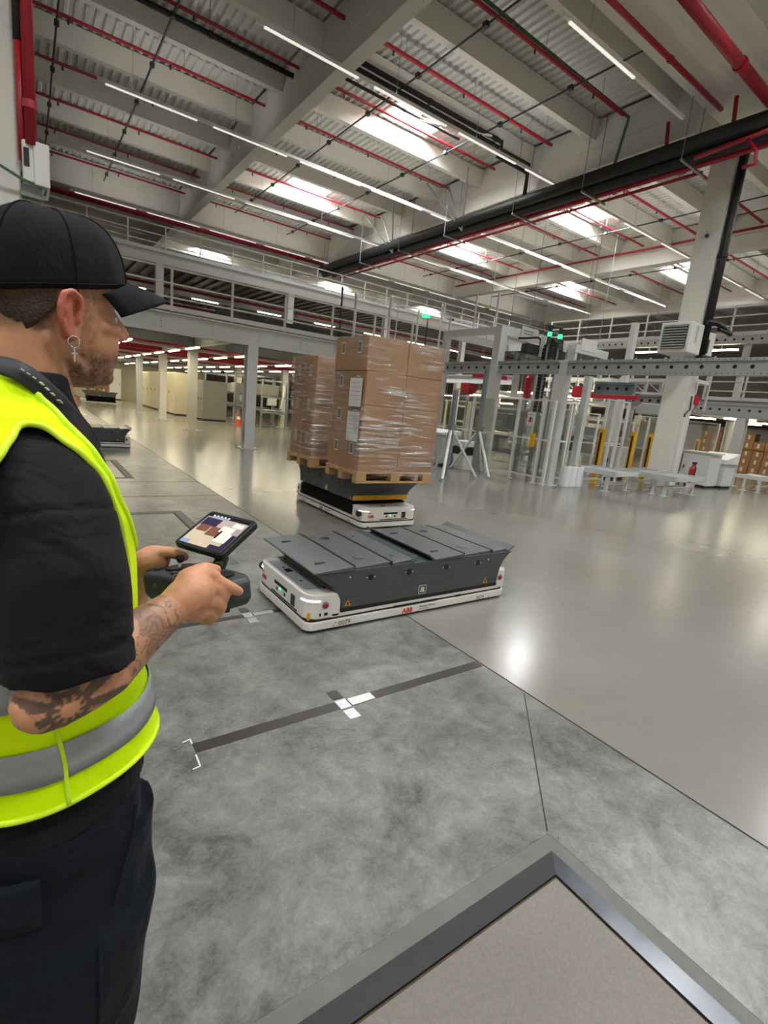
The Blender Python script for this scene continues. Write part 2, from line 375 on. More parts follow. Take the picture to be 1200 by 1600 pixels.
def pipe(name, label, pts, r, m, n=10, joints=()):
    t = thing(name, label, 'pipe', pts[0]); MB().tube(pts, r, n).build('pipe', M[m], t, smooth=True)
    P = [Vector(p) for p in pts]
    for i in range(len(P)-1):
        L = (P[i+1]-P[i]).length
        for k in range(1, int(L/2.9)+1):
            q = P[i]+(P[i+1]-P[i])*(k*2.9/L); d = (P[i+1]-P[i]).normalized()
            MB().tube([q-d*.05, q+d*.05], r*1.22, n).build('coupling', M[m], t)
    return t
pipe('riser_pipe', 'thick red riser pipe on the pale post above the cap', [(.19, 9.62, 11.0), (.19, 9.62, 4.7)], .075, 'pipe_red')
pipe('riser_pipe', 'bright red pipe beside the pale post, its top lagged in black', [(.085, 9.68, 5.95), (.085, 9.68, 4.5)], .05, 'pipe_red')
pipe('riser_pipe', 'black lagged pipe end above the bright red riser by the post', [(.085, 9.68, 8.0), (.085, 9.68, 5.96)], .056, 'pipe_black')
pipe('main_pipe', 'thick red main pipe crossing high over the concrete column head', [AZ(1060, -20, 9.6), AZ(1205, 160, 9.6)], .12, 'pipe_red', 14)
pipe('main_pipe', 'slim red pipe under the wide cross beam beside the thick red main', [(7, 7.98, 10.32), (15.6, 7.98, 10.32)], .065, 'pipe_red')
pipe('main_pipe', 'long dark red pipe along the far cross beam above the upper gangway', [(-1, 29.95, 9.75), (15.2, 29.95, 9.75)], .12, 'pipe_red')
pipe('main_pipe', 'red pipe running along the side of the third roof girder', [(26.18, 9, 10.78), (26.18, 30, 10.78)], .05, 'pipe_red')
# black pair of ducts and the red mains beside them, hung below the second girder
BX = 15.2
t = thing('black_duct', 'long black lagged duct hung along the second roof girder', 'duct', (BX, 6, 9.3), group=None)
MB().tube([(BX-.1, 4.5, 9.42), (BX-.1, 30, 9.42)], .19, 14).build('duct', M['pipe_black'], t, smooth=True)
MB().tube([(BX+.16, 4.5, 9.2), (BX+.16, 30, 9.2)], .17, 14).build('duct', M['pipe_black'], t, smooth=True)
for y in (8.4, 11.5, 14.4, 18.2, 21.5, 25):
    MB().box((BX-.34, y-.03, 8.97), (BX+1.0, y+.03, 9.02)).build('support', M['galv'], t)
    for dx in (-.33, .36): MB().tube([(BX+dx, y, 8.99), (BX+dx, y, 11.5)], .012, 5).build('hanger_rod', M['galv'], t)
for y in (17.4, 22.4):
    for dx, dy in ((-.9, -.9), (-.3, .9), (-1.1, 1.4)):
        MB().tube([(BX-.05, y, 9.1), (BX+dx, y+dy, 10.95)], .03, 6).build('brace_rod', M['galv'], t)
pipe('main_pipe', 'red main pipe running close under the long black duct', [(BX+.5, 6.0, 9.1), (BX+.5, 29.5, 9.1)], .075, 'pipe_red')
pipe('main_pipe', 'thin second red pipe below the long black duct', [(BX+.9, 8.4, 9.07), (BX+.9, 29.5, 9.07)], .045, 'pipe_red')
for y in (7.55, 9.3): pipe('drop_pipe', 'short upright red pipe joining the main beside the black duct, %s' % ('at the column head' if y < 8 else 'under the girder ledge'), [(BX+.5, y, 9.05), (BX+.2, y, 10.4)], .05, 'pipe_red')
vx = BX-.2
for dx, s in ((0, 'nearer'), (.24, 'other')):
    pipe('drop_pipe', 'black pipe dropping to the black duct past the girder ledge, %s of a pair' % ('slimmer' if dx else 'bent'), [(7.5, 14.1+dx*.6, 10.8-dx*.5), (13.6, 14.1+dx*.6, 10.8-dx*.5), (13.6, 14.1+dx*.6, 10.55-dx*.5), (15.0+dx, 14.05+dx, 10.55-dx*.5), (15.0+dx, 14.05+dx, 9.62 if not dx else 9.4)], .07, 'pipe_black')
pipe('branch_pipe', 'red valve pipe in front of the concrete column head', [AX(1085, 247, 15.1), AX(1140, 226, 15.1), AX(1215, 198, 15.1)], .06, 'pipe_red')
pipe('branch_pipe', 'bent red pipe stub under the valve pipe at the column head', [AX(1168, 218, 15.0), AX(1182, 236, 15.0), AX(1180, 256, 15.0), AX(1160, 262, 15.0)], .045, 'pipe_red')
# black downpipe on the column
pipe('downpipe', 'fat black downpipe strapped to the tall concrete column', [(16.2, 7.4, 9.6), (16.2, 7.4, 3.8)], .115, 'pipe_black', 14)
pipe('black_pipe', 'black pipe crossing the roof bay above the first light line', [(-1.4, 16.15, 10.85), (6.8, 16.15, 10.85)], .07, 'pipe_black')
pipe('black_pipe', 'thin black pipe beside the second roof girder bay rooflight', [(7.3, 15.2, 10.9), (12.6, 15.2, 10.9)], .045, 'pipe_black')
pipe('green_cable', 'green cable run crossing the roof to the second girder', [(7.3, 10.75, 11.25), (15.6, 10.75, 11.1), (15.2, 10.7, 9.6)], .045, 'green', 8)
# grey cable trays along y
for i, (x, y0, y1) in enumerate(((3.42, 9, 30.2), (1.04, 9, 30.2), (9.38, 9, 29), (12.76, 8.6, 30), (19.4, 8.6, 30), (23.1, 8.6, 30), (30, 9, 30))):
    t = thing('cable_conduit', 'thin grey conduit hung below the purlins, %s counting from the pale post by the cap' % ORD[i], 'conduit', (x, y0, 10.8))
    MB().tube([(x, y0, 10.8), (x, y1, 10.8)], .028, 6).build('tube', M['dark_steel'], t)
    for k in range(3):
        for kk in range(3): pass
    for k in range(8):
        yy = ROWY[k]+1.4
        if y0 < yy < y1: MB().box((x-.06, yy-.07, 10.75), (x+.06, yy+.07, 10.86)).build('junction_box', M['dark_steel'], t)
# trunking light lines along x; unseen area lamps added above them brighten the roof, clear of the girders
def roof_fill_lights(x0, x1, y):
    for a, b in ((-1.0, 6.0), (8.2, 14.6), (17.2, 25.2), (27.8, 36.2)):
        a, b = max(a, x0), min(b, x1)
        if b-a > 2: area('roof_fill_light', ((a+b)/2, y, 9.8), b-a, .08, (b-a)*UPW, (1, .98, .93), (PI, 0, 0))
for i, (y, x0, x1) in enumerate(((29.2, 1.95, 34), (23.8, 1.95, 34), (18.35, 1.95, 34), (12.95, 4.5, 36), (8.25, 9.2, 14.3))):
    t = thing('light_line', 'thin white light trunking hung across the hall, %s from the far cross beam' % ORD[i], 'light', (x0, y, 9.72), group='light lines under the roof')
    b = MB(); b.box((x0, y-.035, 9.69), (x1, y+.035, 9.78)); b.build('trunking', M['white_paint'], t)
    roof_fill_lights(x0, x1, y) if i < 4 else None; xx = x0+.2; k = 0
    while xx < x1-2.6:
        MB().box((xx, y-.03, 9.66), (xx+2.5, y+.03, 9.69)).build('tube_lamp', M['lamp_dim'], t)
        MB().tube([(xx+.7, y, 9.78), (xx+.7, y, 11.5)], .006, 4).build('hanger', M['galv'], t); xx += 3.0
# roof bracket of white channels by the first rooflight
t = thing('channel_frame', 'pair of white steel channels by the biggest bright rooflight', 'frame', (12, 14.3, 10.6))
for dy in (0, .25): MB().bar((10.6+dy*.5, 14.8+dy, 10.75), (13.0, 14.0+dy, 10.75), .05, .05).build('channel', M['white_paint'], t)
# ================================================================== TRANSPORT ROBOTS
M['amr_white'] = mat('amr_white', '#e9e5dc', .32, var=.03, vscale=4, coat=.2)
M['amr_top'] = mat('amr_top', '#b9bdc0', .3, metal=.2)
M['amr_black'] = mat('amr_black', '#121314', .5)
M['tray_grey'] = mat('tray_grey', '#474b4d', .42, var=.12, vscale=8)
M['tray_plate'] = mat('tray_plate', '#595d5e', .38, metal=.2, var=.16, vscale=14)
M['logo_red'] = mat('logo_red', '#c8202c', .45)
M['print_dark'] = mat('print_dark', '#3a3a3c', .5)
M['print_grey'] = mat('print_grey', '#8b8b8c', .5)
M['estop'] = mat('estop', '#a01c26', .35)
M['warn'] = mat('warn', '#d9941a', .45)
M['screen_dark'] = mat('screen_dark', '#2f3834', .15)
def rrect(x0, y0, x1, y1, rs, n=5):
    """rounded rectangle outline; rs = radii at (x0y0, x1y0, x1y1, x0y1)"""
    P = []
    for (cx, cy_, r, a0) in ((x0, y0, rs[0], PI), (x1, y0, rs[1], 1.5*PI), (x1, y1, rs[2], 0), (x0, y1, rs[3], .5*PI)):
        ox = cx+r if cx == x0 else cx-r; oy = cy_+r if cy_ == y0 else cy_-r
        if r == 0: P.append((cx, cy_)); continue
        for k in range(n+1): a = a0+.5*PI*k/n; P.append((ox+r*math.cos(a), oy+r*math.sin(a)))
    return P
def amr(label, loc, rz, number, dz=0.0, sides=(0, 1), detail=True, yellow_end=False):
    t = thing('transport_robot', label, 'robot', loc, rz, group=None)
    L, W = 2.03, .91
    def B(n, mb, m, p=None, **k): return mb.build(n, M[m], p or t, local=True, **k)
    B('bumper', MB().prism(rrect(0, 0, L, W, [.07]*4), 'z', .018, .082), 'amr_white', bevel=.008)
    B('bumper_gap', MB().prism(rrect(.012, .012, L-.012, W-.012, [.06]*4), 'z', .03, .098), 'amr_black')
    B('chassis', MB().prism(rrect(.2, .004, L-.1, W-.004, [0]*4), 'z', .098, .128), 'amr_white', bevel=.004)
    B('drive_base', MB().box((.2, .15, .006), (L-.2, W-.15, .05)), 'amr_black')
    for sx in (.3, L-.3):
        for sy in (.12, W-.12): B('wheel', MB().lathe([(.05, -.02), (.05, .02)], (sx, sy, .05), 14, (0, 1, 0)), 'amr_black')
    h0 = B('hood', MB().prism(rrect(.004, .004, .27, W-.004, [.1, .012, .012, .1], 7), 'z', .098, .285), 'amr_white', bevel=.016, seg=3)
    h1 = B('hood', MB().prism(rrect(1.9, .004, L-.004, W-.004, [.012, .06, .06, .012], 7), 'z', .098, .27), 'amr_white', bevel=.016, seg=3)
    B('top_panel', MB().prism(rrect(.035, .12, .2, W-.12, [.03]*4), 'z', .284, .288), 'amr_top', h0)
    B('trim_strip', MB().box((.205, .05, .284), (.222, W-.05, .2885)), 'cream', h0)
    for yy in (.12, .3, W-.3, W-.1): B('cap_screw', MB().lathe([(.012, 0), (.012, .004)], (.19 if yy in (.12, W-.1) else .09, yy, .2852), 10), 'amr_black', h0)
    B('top_display', MB().box((.07, .5, .2875), (.12, .57, .2905)), 'amr_black', h0)
    # light strip wrapped round the two hood corners
    for yc, a0 in ((.104, PI), (W-.104, .5*PI)):
        P = [(.104+.102*math.cos(a0+.5*PI*k/8), yc+.102*math.sin(a0+.5*PI*k/8), .235) for k in range(9)]
        B('light_strip', MB().tube(P, .009, 6), 'led_white', h0)
    for (x, s) in ((.145, 0), (1.955 if False else 1.935, 0), (.145, 1), (1.935, 1)):
        y, ny = (.004, -1) if s == 0 else (W-.004, 1)
        B('stop_button', MB().lathe([(.02, 0), (.02, .006), (.016, .012), (.005, .013)], (x, y, .2), 14, (0, ny, 0)), 'estop', h0 if x < 1 else h1); B('button_ring', MB().lathe([(.028, 0), (.028, .003)], (x, y, .2), 16, (0, ny, 0)), 'print_grey', h0 if x < 1 else h1)
    for x in (.1, .14): B('sensor', MB().box((x, .002, .125), (x+.014+.012*(x > .12), .006, .145)), 'amr_black', h0)
    B('corner_valve', MB().tube([(.03, .03, .1), (.03, .03, .15)], [.012, .009], 8), 'warn', h0)
    B('knob', MB().lathe([(.03, 0), (.035, .012), (.035, .05), (.025, .055)], (.06, W-.002, .2), 14, (0, 1, 0)), 'amr_black', h0)
    # end face: slots, ports and a small screen
    def endbox(n, y0, y1, z0, z1, m, d=.003): return B(n, MB().box((.004-d, y0, z0), (.01, y1, z1)), m, h0)
    endbox('slot', .16, .62, .112, .124, 'amr_black'); endbox('screen', .2, .27, .13, .215, 'screen_dark'); endbox('screen_frame', .19, .28, .122, .223, 'white_paint', .0015)
    endbox('handle_slot', .34, .57, .19, .215, 'amr_black')
    for yy in (.52, .38): endbox('port', yy-.012, yy+.012, .148, .17, 'amr_black')
    endbox('status_light', .45, .475, .17, .182, 'led_green')
    fe = lambda y, z: frame((.0012, y, z), (0, -1, 0), (0, 0, 1))
    lettering('ABB', .05, fe(.82, .152), M['logo_red'], h0, bold=.0015, local=True)
    lettering(number, .034, fe(.81, .098), M['print_grey'], h0, local=True)
    lettering('»«', .05, fe(.82, .2), M['logo_red'], h0, name='logo_mark', local=True)
    # long sides
    for s in (0, 1):
        fr = (lambda x, z, o=.0008: frame((x, -o, z), (1, 0, 0), (0, 0, 1))) if s == 0 else (lambda x, z, o=.0008: frame((L-x, W+o, z), (-1, 0, 0), (0, 0, 1)))
        lettering(number, .052, fr(.26, .03), M['print_dark'], t, local=True)
        lettering('ABB', .056, fr(.84, .028), M['logo_red'], t, bold=.002, local=True)
        lettering('Flexley Mover', .03, fr(1.01, .05), M['print_dark'], t, local=True)
        B('print_line', MB().box((1.01 if s == 0 else L-1.12, -.0008 if s == 0 else W-.001, .034), (1.12 if s == 0 else L-1.01, .001 if s == 0 else W+.0008, .04)), 'print_grey')
        lettering(number, .046, fr(1.66, .026), M['print_dark'], t, local=True)
        y0, y1 = (-.0008, .001) if s == 0 else (W-.001, W+.0008)
        for x in (.22, .235, 1.82): B('mark_dot', MB().box((x-.004, y0, .03 if x != .235 else .052), (x+.004, y1, .04 if x != .235 else .06)), 'print_dark')
        yq0, yq1 = (.0, .006) if s == 0 else (W-.006, W)
        for x0, x1 in ((.75, 1.0), (1.02, 1.2), (1.4, 1.46)): B('side_vent', MB().box((x0, yq0, .089), (x1, yq1, .104)), 'amr_black')
    # skirt / bellows
    if dz < .02: B('skirt', MB().box((.272, .003, .126), (1.898, W-.003, .158)), 'amr_black')
    else:
        n = int(dz/.022)
        for k in range(n):
            z = .128+k*(dz+.01)/n; hgt = (dz+.01)/n
            B('bellows_fold', MB().add([(x, y, zz) for zz, o in ((z, .02), (z+hgt*.5, 0), (z+hgt, .02)) for x, y in ((.275+o, .012+o), (1.895-o, .012+o), (1.895-o, W-.012-o), (.275+o, W-.012-o))],
              [(i+4*j, (i+1) % 4+4*j, (i+1) % 4+4*(j+1), i+4*(j+1)) for j in (0, 1) for i in range(4)]), 'amr_black')
    zt = dz
    prof = [(.275, .157), (1.89, .157), (1.895, .22), (1.91, .29), (1.945, .36), (2.0, .415), (2.045, .44), (.035, .44), (.1, .4), (.17, .34), (.24, .27), (.27, .21)]
    prof = [(x, z+zt) for x, z in prof]
    tr = B('load_tray', MB().prism(prof, 'y', 0, W), 'tray_grey', bevel=.003)
    for y0, y1 in ((-.0015, .0), (W, W+.0015)):
        B('seam_strip', MB().box((.28, y0, .2135+zt), (1.89, y1, .2165+zt)), 'tray_plate', tr)
        yo = -1 if y0 < 0 else 1; yf = 0 if y0 < 0 else W
        for x in (.506, .864, 1.25, 1.615):
            B('port_hole', MB().lathe([(.024, 0), (.024, .003)], (x, yf, .37+zt), 16, (0, yo, 0)), 'amr_black', tr)
            for d in (-.034, .034): B('screw', MB().lathe([(.005, 0), (.005, .003)], (x+d, yf, .37+zt), 8, (0, yo, 0)), 'steel_light', tr)
        for x in (.326, 1.74): B('screw', MB().lathe([(.007, 0), (.007, .003)], (x, yf, .39+zt), 8, (0, yo, 0)), 'steel_light', tr)
        for x in (.325, 1.74):
            B('warning_sticker', MB().prism([(x-.028, .172+zt), (x+.028, .172+zt), (x, .222+zt)], 'y', min(yf, yf+yo*.001), max(yf, yf+yo*.001)), 'warn', tr)
            B('warning_mark', MB().prism([(x-.009, .178+zt), (x+.009, .178+zt), (x+.003, .206+zt), (x-.003, .206+zt)], 'y', min(yf, yf+yo*.0018), max(yf, yf+yo*.0018)), 'amr_black', tr)
        xe = 1.02
        B('emblem_frame', MB().prism(rrect(xe-.04, .168+zt, xe+.04, .242+zt, [.012]*4), 'y', min(yf, yf+yo*.0016), max(yf, yf+yo*.0016)), 'steel_light', tr)
        B('emblem_field', MB().prism(rrect(xe-.036, .172+zt, xe+.036, .238+zt, [.01]*4), 'y', min(yf, yf+yo*.002), max(yf, yf+yo*.002)), 'tray_grey', tr)
        for a, b, c, d in ((-.024, .185, .024, .192), (-.018, .192, -.002, .226), (.002, .192, .018, .226)):
            B('emblem', MB().box((xe+a, min(yf, yf+yo*.0026), b+zt), (xe+c, max(yf, yf+yo*.0026), d+zt)), 'mark_white', tr)
    # deck plates, each stepped from the next, with turned-up edges
    zp = .44+zt
    for i, (x0, x1) in enumerate(((.03, .352), (.36, .682), (.69, .9), (1.11, 1.432), (1.44, 1.772), (1.78, 1.97))):
        p = B('deck_plate', MB().prism([(x0, zp+.008), (x0, zp), (x1, zp), (x1, zp+.022), (x1-.005, zp+.03), (x0+.01, zp+.012)], 'y', .008 if i % 3 else -.012, W-.008), 'tray_plate', bevel=.002)
        if i % 3 != 2: B('gap_shade_strip', MB().box((x1-.005, .0, zp+.008), (x1+.012, W-.006, zp+.0335)), 'amr_black', p)  # added black strip paints in the shadow gap between two plates
        for yy in ((.16, .74) if i % 3 != 1 else ()):
            B('lift_slot', MB().prism(rrect(x0+.09, yy-.016, x0+.2, yy+.016, [.016]*4), 'z', zp+.015, zp+.0215), 'amr_black', p)
        if i % 3 == 1:
            for yy in (.2, .74):
                for r, mm, hh in ((.055, 'tray_grey', .0215), (.035, 'amr_black' if yy > .5 else 'tray_plate', .0225)):
                    B('cover_disc', MB().lathe([(r, 0), (r, hh-.014)], ((x0+x1)/2, yy, zp+.014), 20), mm, p)
    for x0, x1, z1 in ((.88, .935, .05), (1.045, 1.11, .055), (1.965, 2.055, .05)):
        sgn = 1 if x0 != 1.045 else -1
        q = [(x0, zp+.012), (x1, zp+z1), (x1+.004, zp+z1-.006), (x0+.012, zp)] if sgn > 0 else [(x1, zp+.012), (x0, zp+z1), (x0-.004, zp+z1-.006), (x1-.012, zp)]
        B('edge_lip', MB().prism(q, 'y', -.005, W+.005), 'tray_grey')
    if yellow_end: B('yellow_band', MB().box((.258, .0, .165+zt), (.276, W, .23+zt)), 'yellow', tr)
    return t
amr('white low transport robot number 0079 with an empty stepped grey tray', (1.52, 2.87, 0), 0, '0079')
ZL = .17
amr('white transport robot with raised black bellows carrying two carton pallets', (4.44, 5.33, 0), PI/2, '0135', dz=ZL, yellow_end=True)
amr('white transport robot with a grey tray far off behind the vest', (.02, 13.55, 0), 0, '')
amr('distant white transport robot loaded with cartons beyond the bearded chin', (2.75, 36.5, 0), 0, '', dz=.3)
# ================================================================== PALLETS AND CARTONS
M['carton'] = mat('carton', '#9d7755', .75, var=.07, vscale=5)
M['carton_dark'] = mat('carton_dark', '#6d4f36', .8)
M['label_white'] = mat('label_white', '#d9d8cf', .6)
M['label_green'] = mat('label_green', '#4b6b4a', .6)
M['film'] = None
def film_mat():
    m = bpy.data.materials.new('film'); m.use_nodes = True; nt = m.node_tree; L = nt.links.new; nt.nodes.remove(nt.nodes['Principled BSDF'])
    tc = nt.nodes.new('ShaderNodeTexCoord'); mp = nt.nodes.new('ShaderNodeMapping'); mp.inputs['Scale'].default_value = (2, 2, 26); mp.inputs['Rotation'].default_value = (0.0, .06, 0)
    L(tc.outputs['Object'], mp.inputs['Vector'])
    n = nt.nodes.new('ShaderNodeTexNoise'); n.inputs['Scale'].default_value = 1.3; n.inputs['Detail'].default_value = 6; n.inputs['Distortion'].default_value = .6; L(mp.outputs[0], n.inputs['Vector'])
    n2 = nt.nodes.new('ShaderNodeTexNoise'); n2.inputs['Scale'].default_value = 1.9; n2.inputs['Detail'].default_value = 2; L(tc.outputs['Object'], n2.inputs['Vector'])
    r = nt.nodes.new('ShaderNodeMapRange'); r.inputs['From Min'].default_value = .47; r.inputs['From Max'].default_value = .68; r.inputs['To Min'].default_value = .05; r.inputs['To Max'].default_value = .8; L(n.outputs['Fac'], r.inputs['Value'])
    r2 = nt.nodes.new('ShaderNodeMapRange'); r2.inputs['From Min'].default_value = .4; r2.inputs['From Max'].default_value = .62; L(n2.outputs['Fac'], r2.inputs['Value'])
    k = nt.nodes.new('ShaderNodeMath'); k.operation = 'MULTIPLY_ADD'; L(r.outputs[0], k.inputs[0]); L(r2.outputs[0], k.inputs[1]); k.inputs[2].default_value = .035
    t = nt.nodes.new('ShaderNodeBsdfTransparent'); g = nt.nodes.new('ShaderNodeBsdfGlossy'); g.inputs[1].default_value = .22
    df = nt.nodes.new('ShaderNodeBsdfDiffuse'); df.inputs[0].default_value = (.8, .8, .8, 1)
    bp = nt.nodes.new('ShaderNodeBump'); bp.inputs['Strength'].default_value = .9; bp.inputs['Distance'].default_value = .03; L(n.outputs['Fac'], bp.inputs['Height']); L(bp.outputs[0], g.inputs['Normal'])
    gd = nt.nodes.new('ShaderNodeMixShader'); gd.inputs[0].default_value = .25; L(g.outputs[0], gd.inputs[1]); L(df.outputs[0], gd.inputs[2])
    mx = nt.nodes.new('ShaderNodeMixShader'); L(k.outputs[0], mx.inputs[0]); L(t.outputs[0], mx.inputs[1]); L(gd.outputs[0], mx.inputs[2])
    L(mx.outputs[0], nt.nodes['Material Output'].inputs[0]); return m
M['film'] = film_mat()
def pallet(label, x0, y0, z0, sx=1.2, sy=.8):
    t = thing('wooden_pallet', label, 'pallet', (x0+sx/2, y0+sy/2, z0))
    for y in (0, sy/2-.05, sy-.1): MB().box((x0, y0+y, z0), (x0+sx, y0+y+.1, z0+.022)).build('bottom_board', M['wood'], t, bevel=.003)
    for x in (0, sx/2-.07, sx-.145):
        for y in (0, sy/2-.05, sy-.1): MB().box((x0+x, y0+y, z0+.022), (x0+x+.145, y0+y+.1, z0+.1)).build('block', M['wood'], t, bevel=.004)
        MB().box((x0+x, y0, z0+.1), (x0+x+.145, y0+sy, z0+.122)).build('stringer_board', M['wood'], t, bevel=.003)
    for k in range(5):
        y = (sy-.12)*k/4; MB().box((x0, y0+y, z0+.122), (x0+sx, y0+y+.12, z0+.144)).build('top_board', M['wood'], t, bevel=.003)
    return t
def carton(x0, y0, z0, x1, y1, z1, label, stickers, group):
    t = thing('carton', label, 'box', ((x0+x1)/2, (y0+y1)/2, z0), group=group)
    g = .003
    MB().box((x0+g, y0+g, z0+.001), (x1-g, y1-g, z1-.002)).build('box', M['carton'], t, bevel=.006)
    MB().box((x0+.01, (y0+y1)/2-.03, z1-.003), (x1-.01, (y0+y1)/2+.03, z1-.0005)).build('packing_tape', M['wood'], t)
    for (yy, zz, wd, hh, gr) in stickers:
        MB().box((x0+g-.0012, yy-wd/2, zz-hh/2), (x0+g, yy+wd/2, zz+hh/2)).build('sticker', M['label_white'], t)
        MB().box((x0+g-.0018, yy-wd/2+.008, zz-hh/2+.012), (x0+g-.001, yy+wd/2-.008, zz+hh/2-.012)).build('sticker_print', M['label_green' if gr else 'print_grey'], t)
    return t
ZP = .44+ZL+.026+.008
AX0, AX1, AY0, AY1 = 3.28, 4.5, 5.17, 5.97
pallet('wooden pallet under the taller wrapped carton stack nearer the empty robot', AX0, AY0, ZP)
pallet('wooden pallet under the shorter carton stack on the back of the robot', 3.28, 6.42, ZP)
ZB = ZP+.144
lay = ['bottom', 'second', 'third', 'top']; HL = .405
for k in range(4):
    z0 = ZB+k*HL; xo = .02*(k in (1, 2))
    for i in range(2):
        for j in range(2):
            bx0 = AX0+.02+i*.595+xo*.5; by0 = AY0+.01+j*.392
            st = [(by0+.2, z0+.27, .085, .14, True)] if i == 0 else []
            carton(bx0, by0, z0, bx0+.593, by0+.39, z0+HL, 'brown carton in the tall wrapped stack, %s layer, %s column, %s row' % (lay[k], ('man-side', 'machine-side')[i], ('front', 'back')[j]), st, 'cartons of the tall wrapped stack')
for k in range(3):
    z0 = ZB+k*.47
    for i in range(2):
        for j in range(2):
            bx0 = 3.3+i*.59; by0 = 6.45+j*.37
            st = [(by0+.2, z0+.27, .07, .15, False)] if i == 0 else []
            carton(bx0, by0, z0, bx0+.588, by0+.368, z0+.47, 'brown carton in the shorter back stack, %s layer, %s column, %s row' % (('bottom', 'middle', 'top')[k], ('man-side', 'machine-side')[i], ('front', 'back')[j]), st, 'cartons of the shorter stack')
d = thing('delivery_note', 'white paper delivery notes tucked under the film of the tall stack', 'paper', (AX0, AY0+.2, ZB+.8))
for z0, z1 in ((ZB+.36, ZB+.72), (ZB+.78, ZB+1.12)):
    MB().box((AX0-.006, AY0+.045, z0), (AX0-.003, AY0+.32, z1)).build('sheet', M['label_white'], d)
    for q in range(5): MB().box((AX0-.008, AY0+.07, z1-.06-q*.05), (AX0-.006, AY0+.29, z1-.055-q*.05)).build('print_line', M['print_grey'], d)
def film(label, x0, y0, x1, y1, z0, z1):
    o = .012; b = MB(); n = 8; rings = []
    for k in range(15):
        z = z0+(z1-z0)*k/14; P = []
        for (a, c) in (((x0-o, y0-o), (x1+o, y0-o)), ((x1+o, y0-o), (x1+o, y1+o)), ((x1+o, y1+o), (x0-o, y1+o)), ((x0-o, y1+o), (x0-o, y0-o))):
            for i in range(n):
                f = i/n; q = .006*math.sin(9*f+k*1.7)*(1 if 0 < i else 0)
                P.append(Vector((a[0]+(c[0]-a[0])*f+(q if a[0] == c[0] else 0), a[1]+(c[1]-a[1])*f+(q if a[1] == c[1] else 0), z)))
        rings.append(P)
    b.loft(rings, cap=False); return one('stretch_film', b, M['film'], label, 'film', smooth=True)
film('clear stretch film wound round the taller carton stack', AX0+.005, AY0, AX1-.01, AY1-.01, ZP+.09, ZB+4*HL+.004)
film('clear stretch film wound round the shorter carton stack', 3.29, 6.44, 4.49, 7.2, ZP+.09, ZB+3*.47+.004)
pallet('wooden pallet on the distant robot beyond the chin', 3.1, 36.6, .78)
for i in range(3): carton(3.12+i*.4, 36.62, .925, 3.51+i*.4, 37.3, 1.65, 'brown carton on the distant robot, %s from the posts' % ORD[2-i], [], 'cartons on the distant robot')
# ================================================================== MEZZANINE
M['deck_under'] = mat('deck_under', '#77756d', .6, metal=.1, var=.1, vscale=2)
M['col_cream'] = mat('col_cream', '#c9c8c0', .45, var=.04)
M['cab_grey'] = mat('cab_grey', '#b4b8b8', .4, var=.04)
M['cab_light'] = mat('cab_light', '#d6dad8', .4, var=.03)
M['cab_dull'] = mat('cab_dull', '#8b8c84', .45, var=.06)
M['belt'] = mat('belt', '#1d1e20', .55, var=.2)
M['red_paint'] = mat('red_paint', '#b3182a', .4, var=.06)
M['orange'] = mat('orange', '#d2491d', .5)
def hbeam(b, p, q, w_, h_, t_=.03):
    p, q = Vector(p), Vector(q); z = Vector((0, 0, 1))
    b.bar(p+z*(h_/2-t_/2), q+z*(h_/2-t_/2), w_, t_); b.bar(p-z*(h_/2-t_/2), q-z*(h_/2-t_/2), w_, t_); b.bar(p, q, t_*.7, h_-2*t_); return b
def hcol(name, label, x, y, z0, z1, w_=.3, m='steel_light', plate=True, group=None, along='x'):
    c = thing(name, label, 'column', (x, y, z0), group=group); b = MB(); h = w_/2; t_ = .022
    if along == 'x':
        b.box((x-h, y-h, z0), (x+h, y-h+t_, z1)); b.box((x-h, y+h-t_, z0), (x+h, y+h, z1)); b.box((x-t_/2, y-h+t_, z0), (x+t_/2, y+h-t_, z1))
    else:
        b.box((x-h, y-h, z0), (x-h+t_, y+h, z1)); b.box((x+h-t_, y-h, z0), (x+h, y+h, z1)); b.box((x-h+t_, y-t_/2, z0), (x+h-t_, y+t_/2, z1))
    b.build('shaft', M[m], c)
    if plate:
        MB().box((x-h-.12, y-h-.12, z0), (x+h+.12, y+h+.12, z0+.025)).build('base_plate', M[m], c)
        for sx in (-1, 1):
            for sy in (-1, 1): MB().lathe([(.02, 0), (.02, .04)], (x+sx*(h+.07), y+sy*(h+.07), z0+.025), 6).build('anchor_bolt', M['galv'], c)
            MB().prism([(y-.13, z0+.025), (y+.13, z0+.025), (y+.02, z0+.3), (y-.02, z0+.3)], 'x', x+sx*h-.01, x+sx*h+.01).build('gusset', M[m], c)
    return c
def rail(name, label, p, q, z, ht, n, m='white_paint', levels=(1.0, .66, .34), pr_=.03):
    t = thing(name, label, 'railing', (p[0], p[1], z)); P, Q = Vector((p[0], p[1], z)), Vector((q[0], q[1], z))
    for i in range(n+1):
        a = P+(Q-P)*(i/n); MB().box((a.x-pr_, a.y-pr_, z), (a.x+pr_, a.y+pr_, z+ht)).build('post', M[m], t)
    for l in levels: MB().bar(P+Vector((0, 0, ht*l-.02)), Q+Vector((0, 0, ht*l-.02)), .04, .04).build('rail', M[m], t)
    MB().bar(P+Vector((0, -.03, .07)), Q+Vector((0, -.03, .07)), .01, .12).build('toe_board', M[m], t)
    return t
MY, UY = 14.5, 23.3
me_ = struct('mezzanine_floor', (0, MY, 3.3)); X0, X1 = -11, 12.7
hbeam(MB(), (X0, MY, 3.16), (X1, MY, 3.16), .28, .5, .035).build('edge_beam', M['steel_light'], me_)
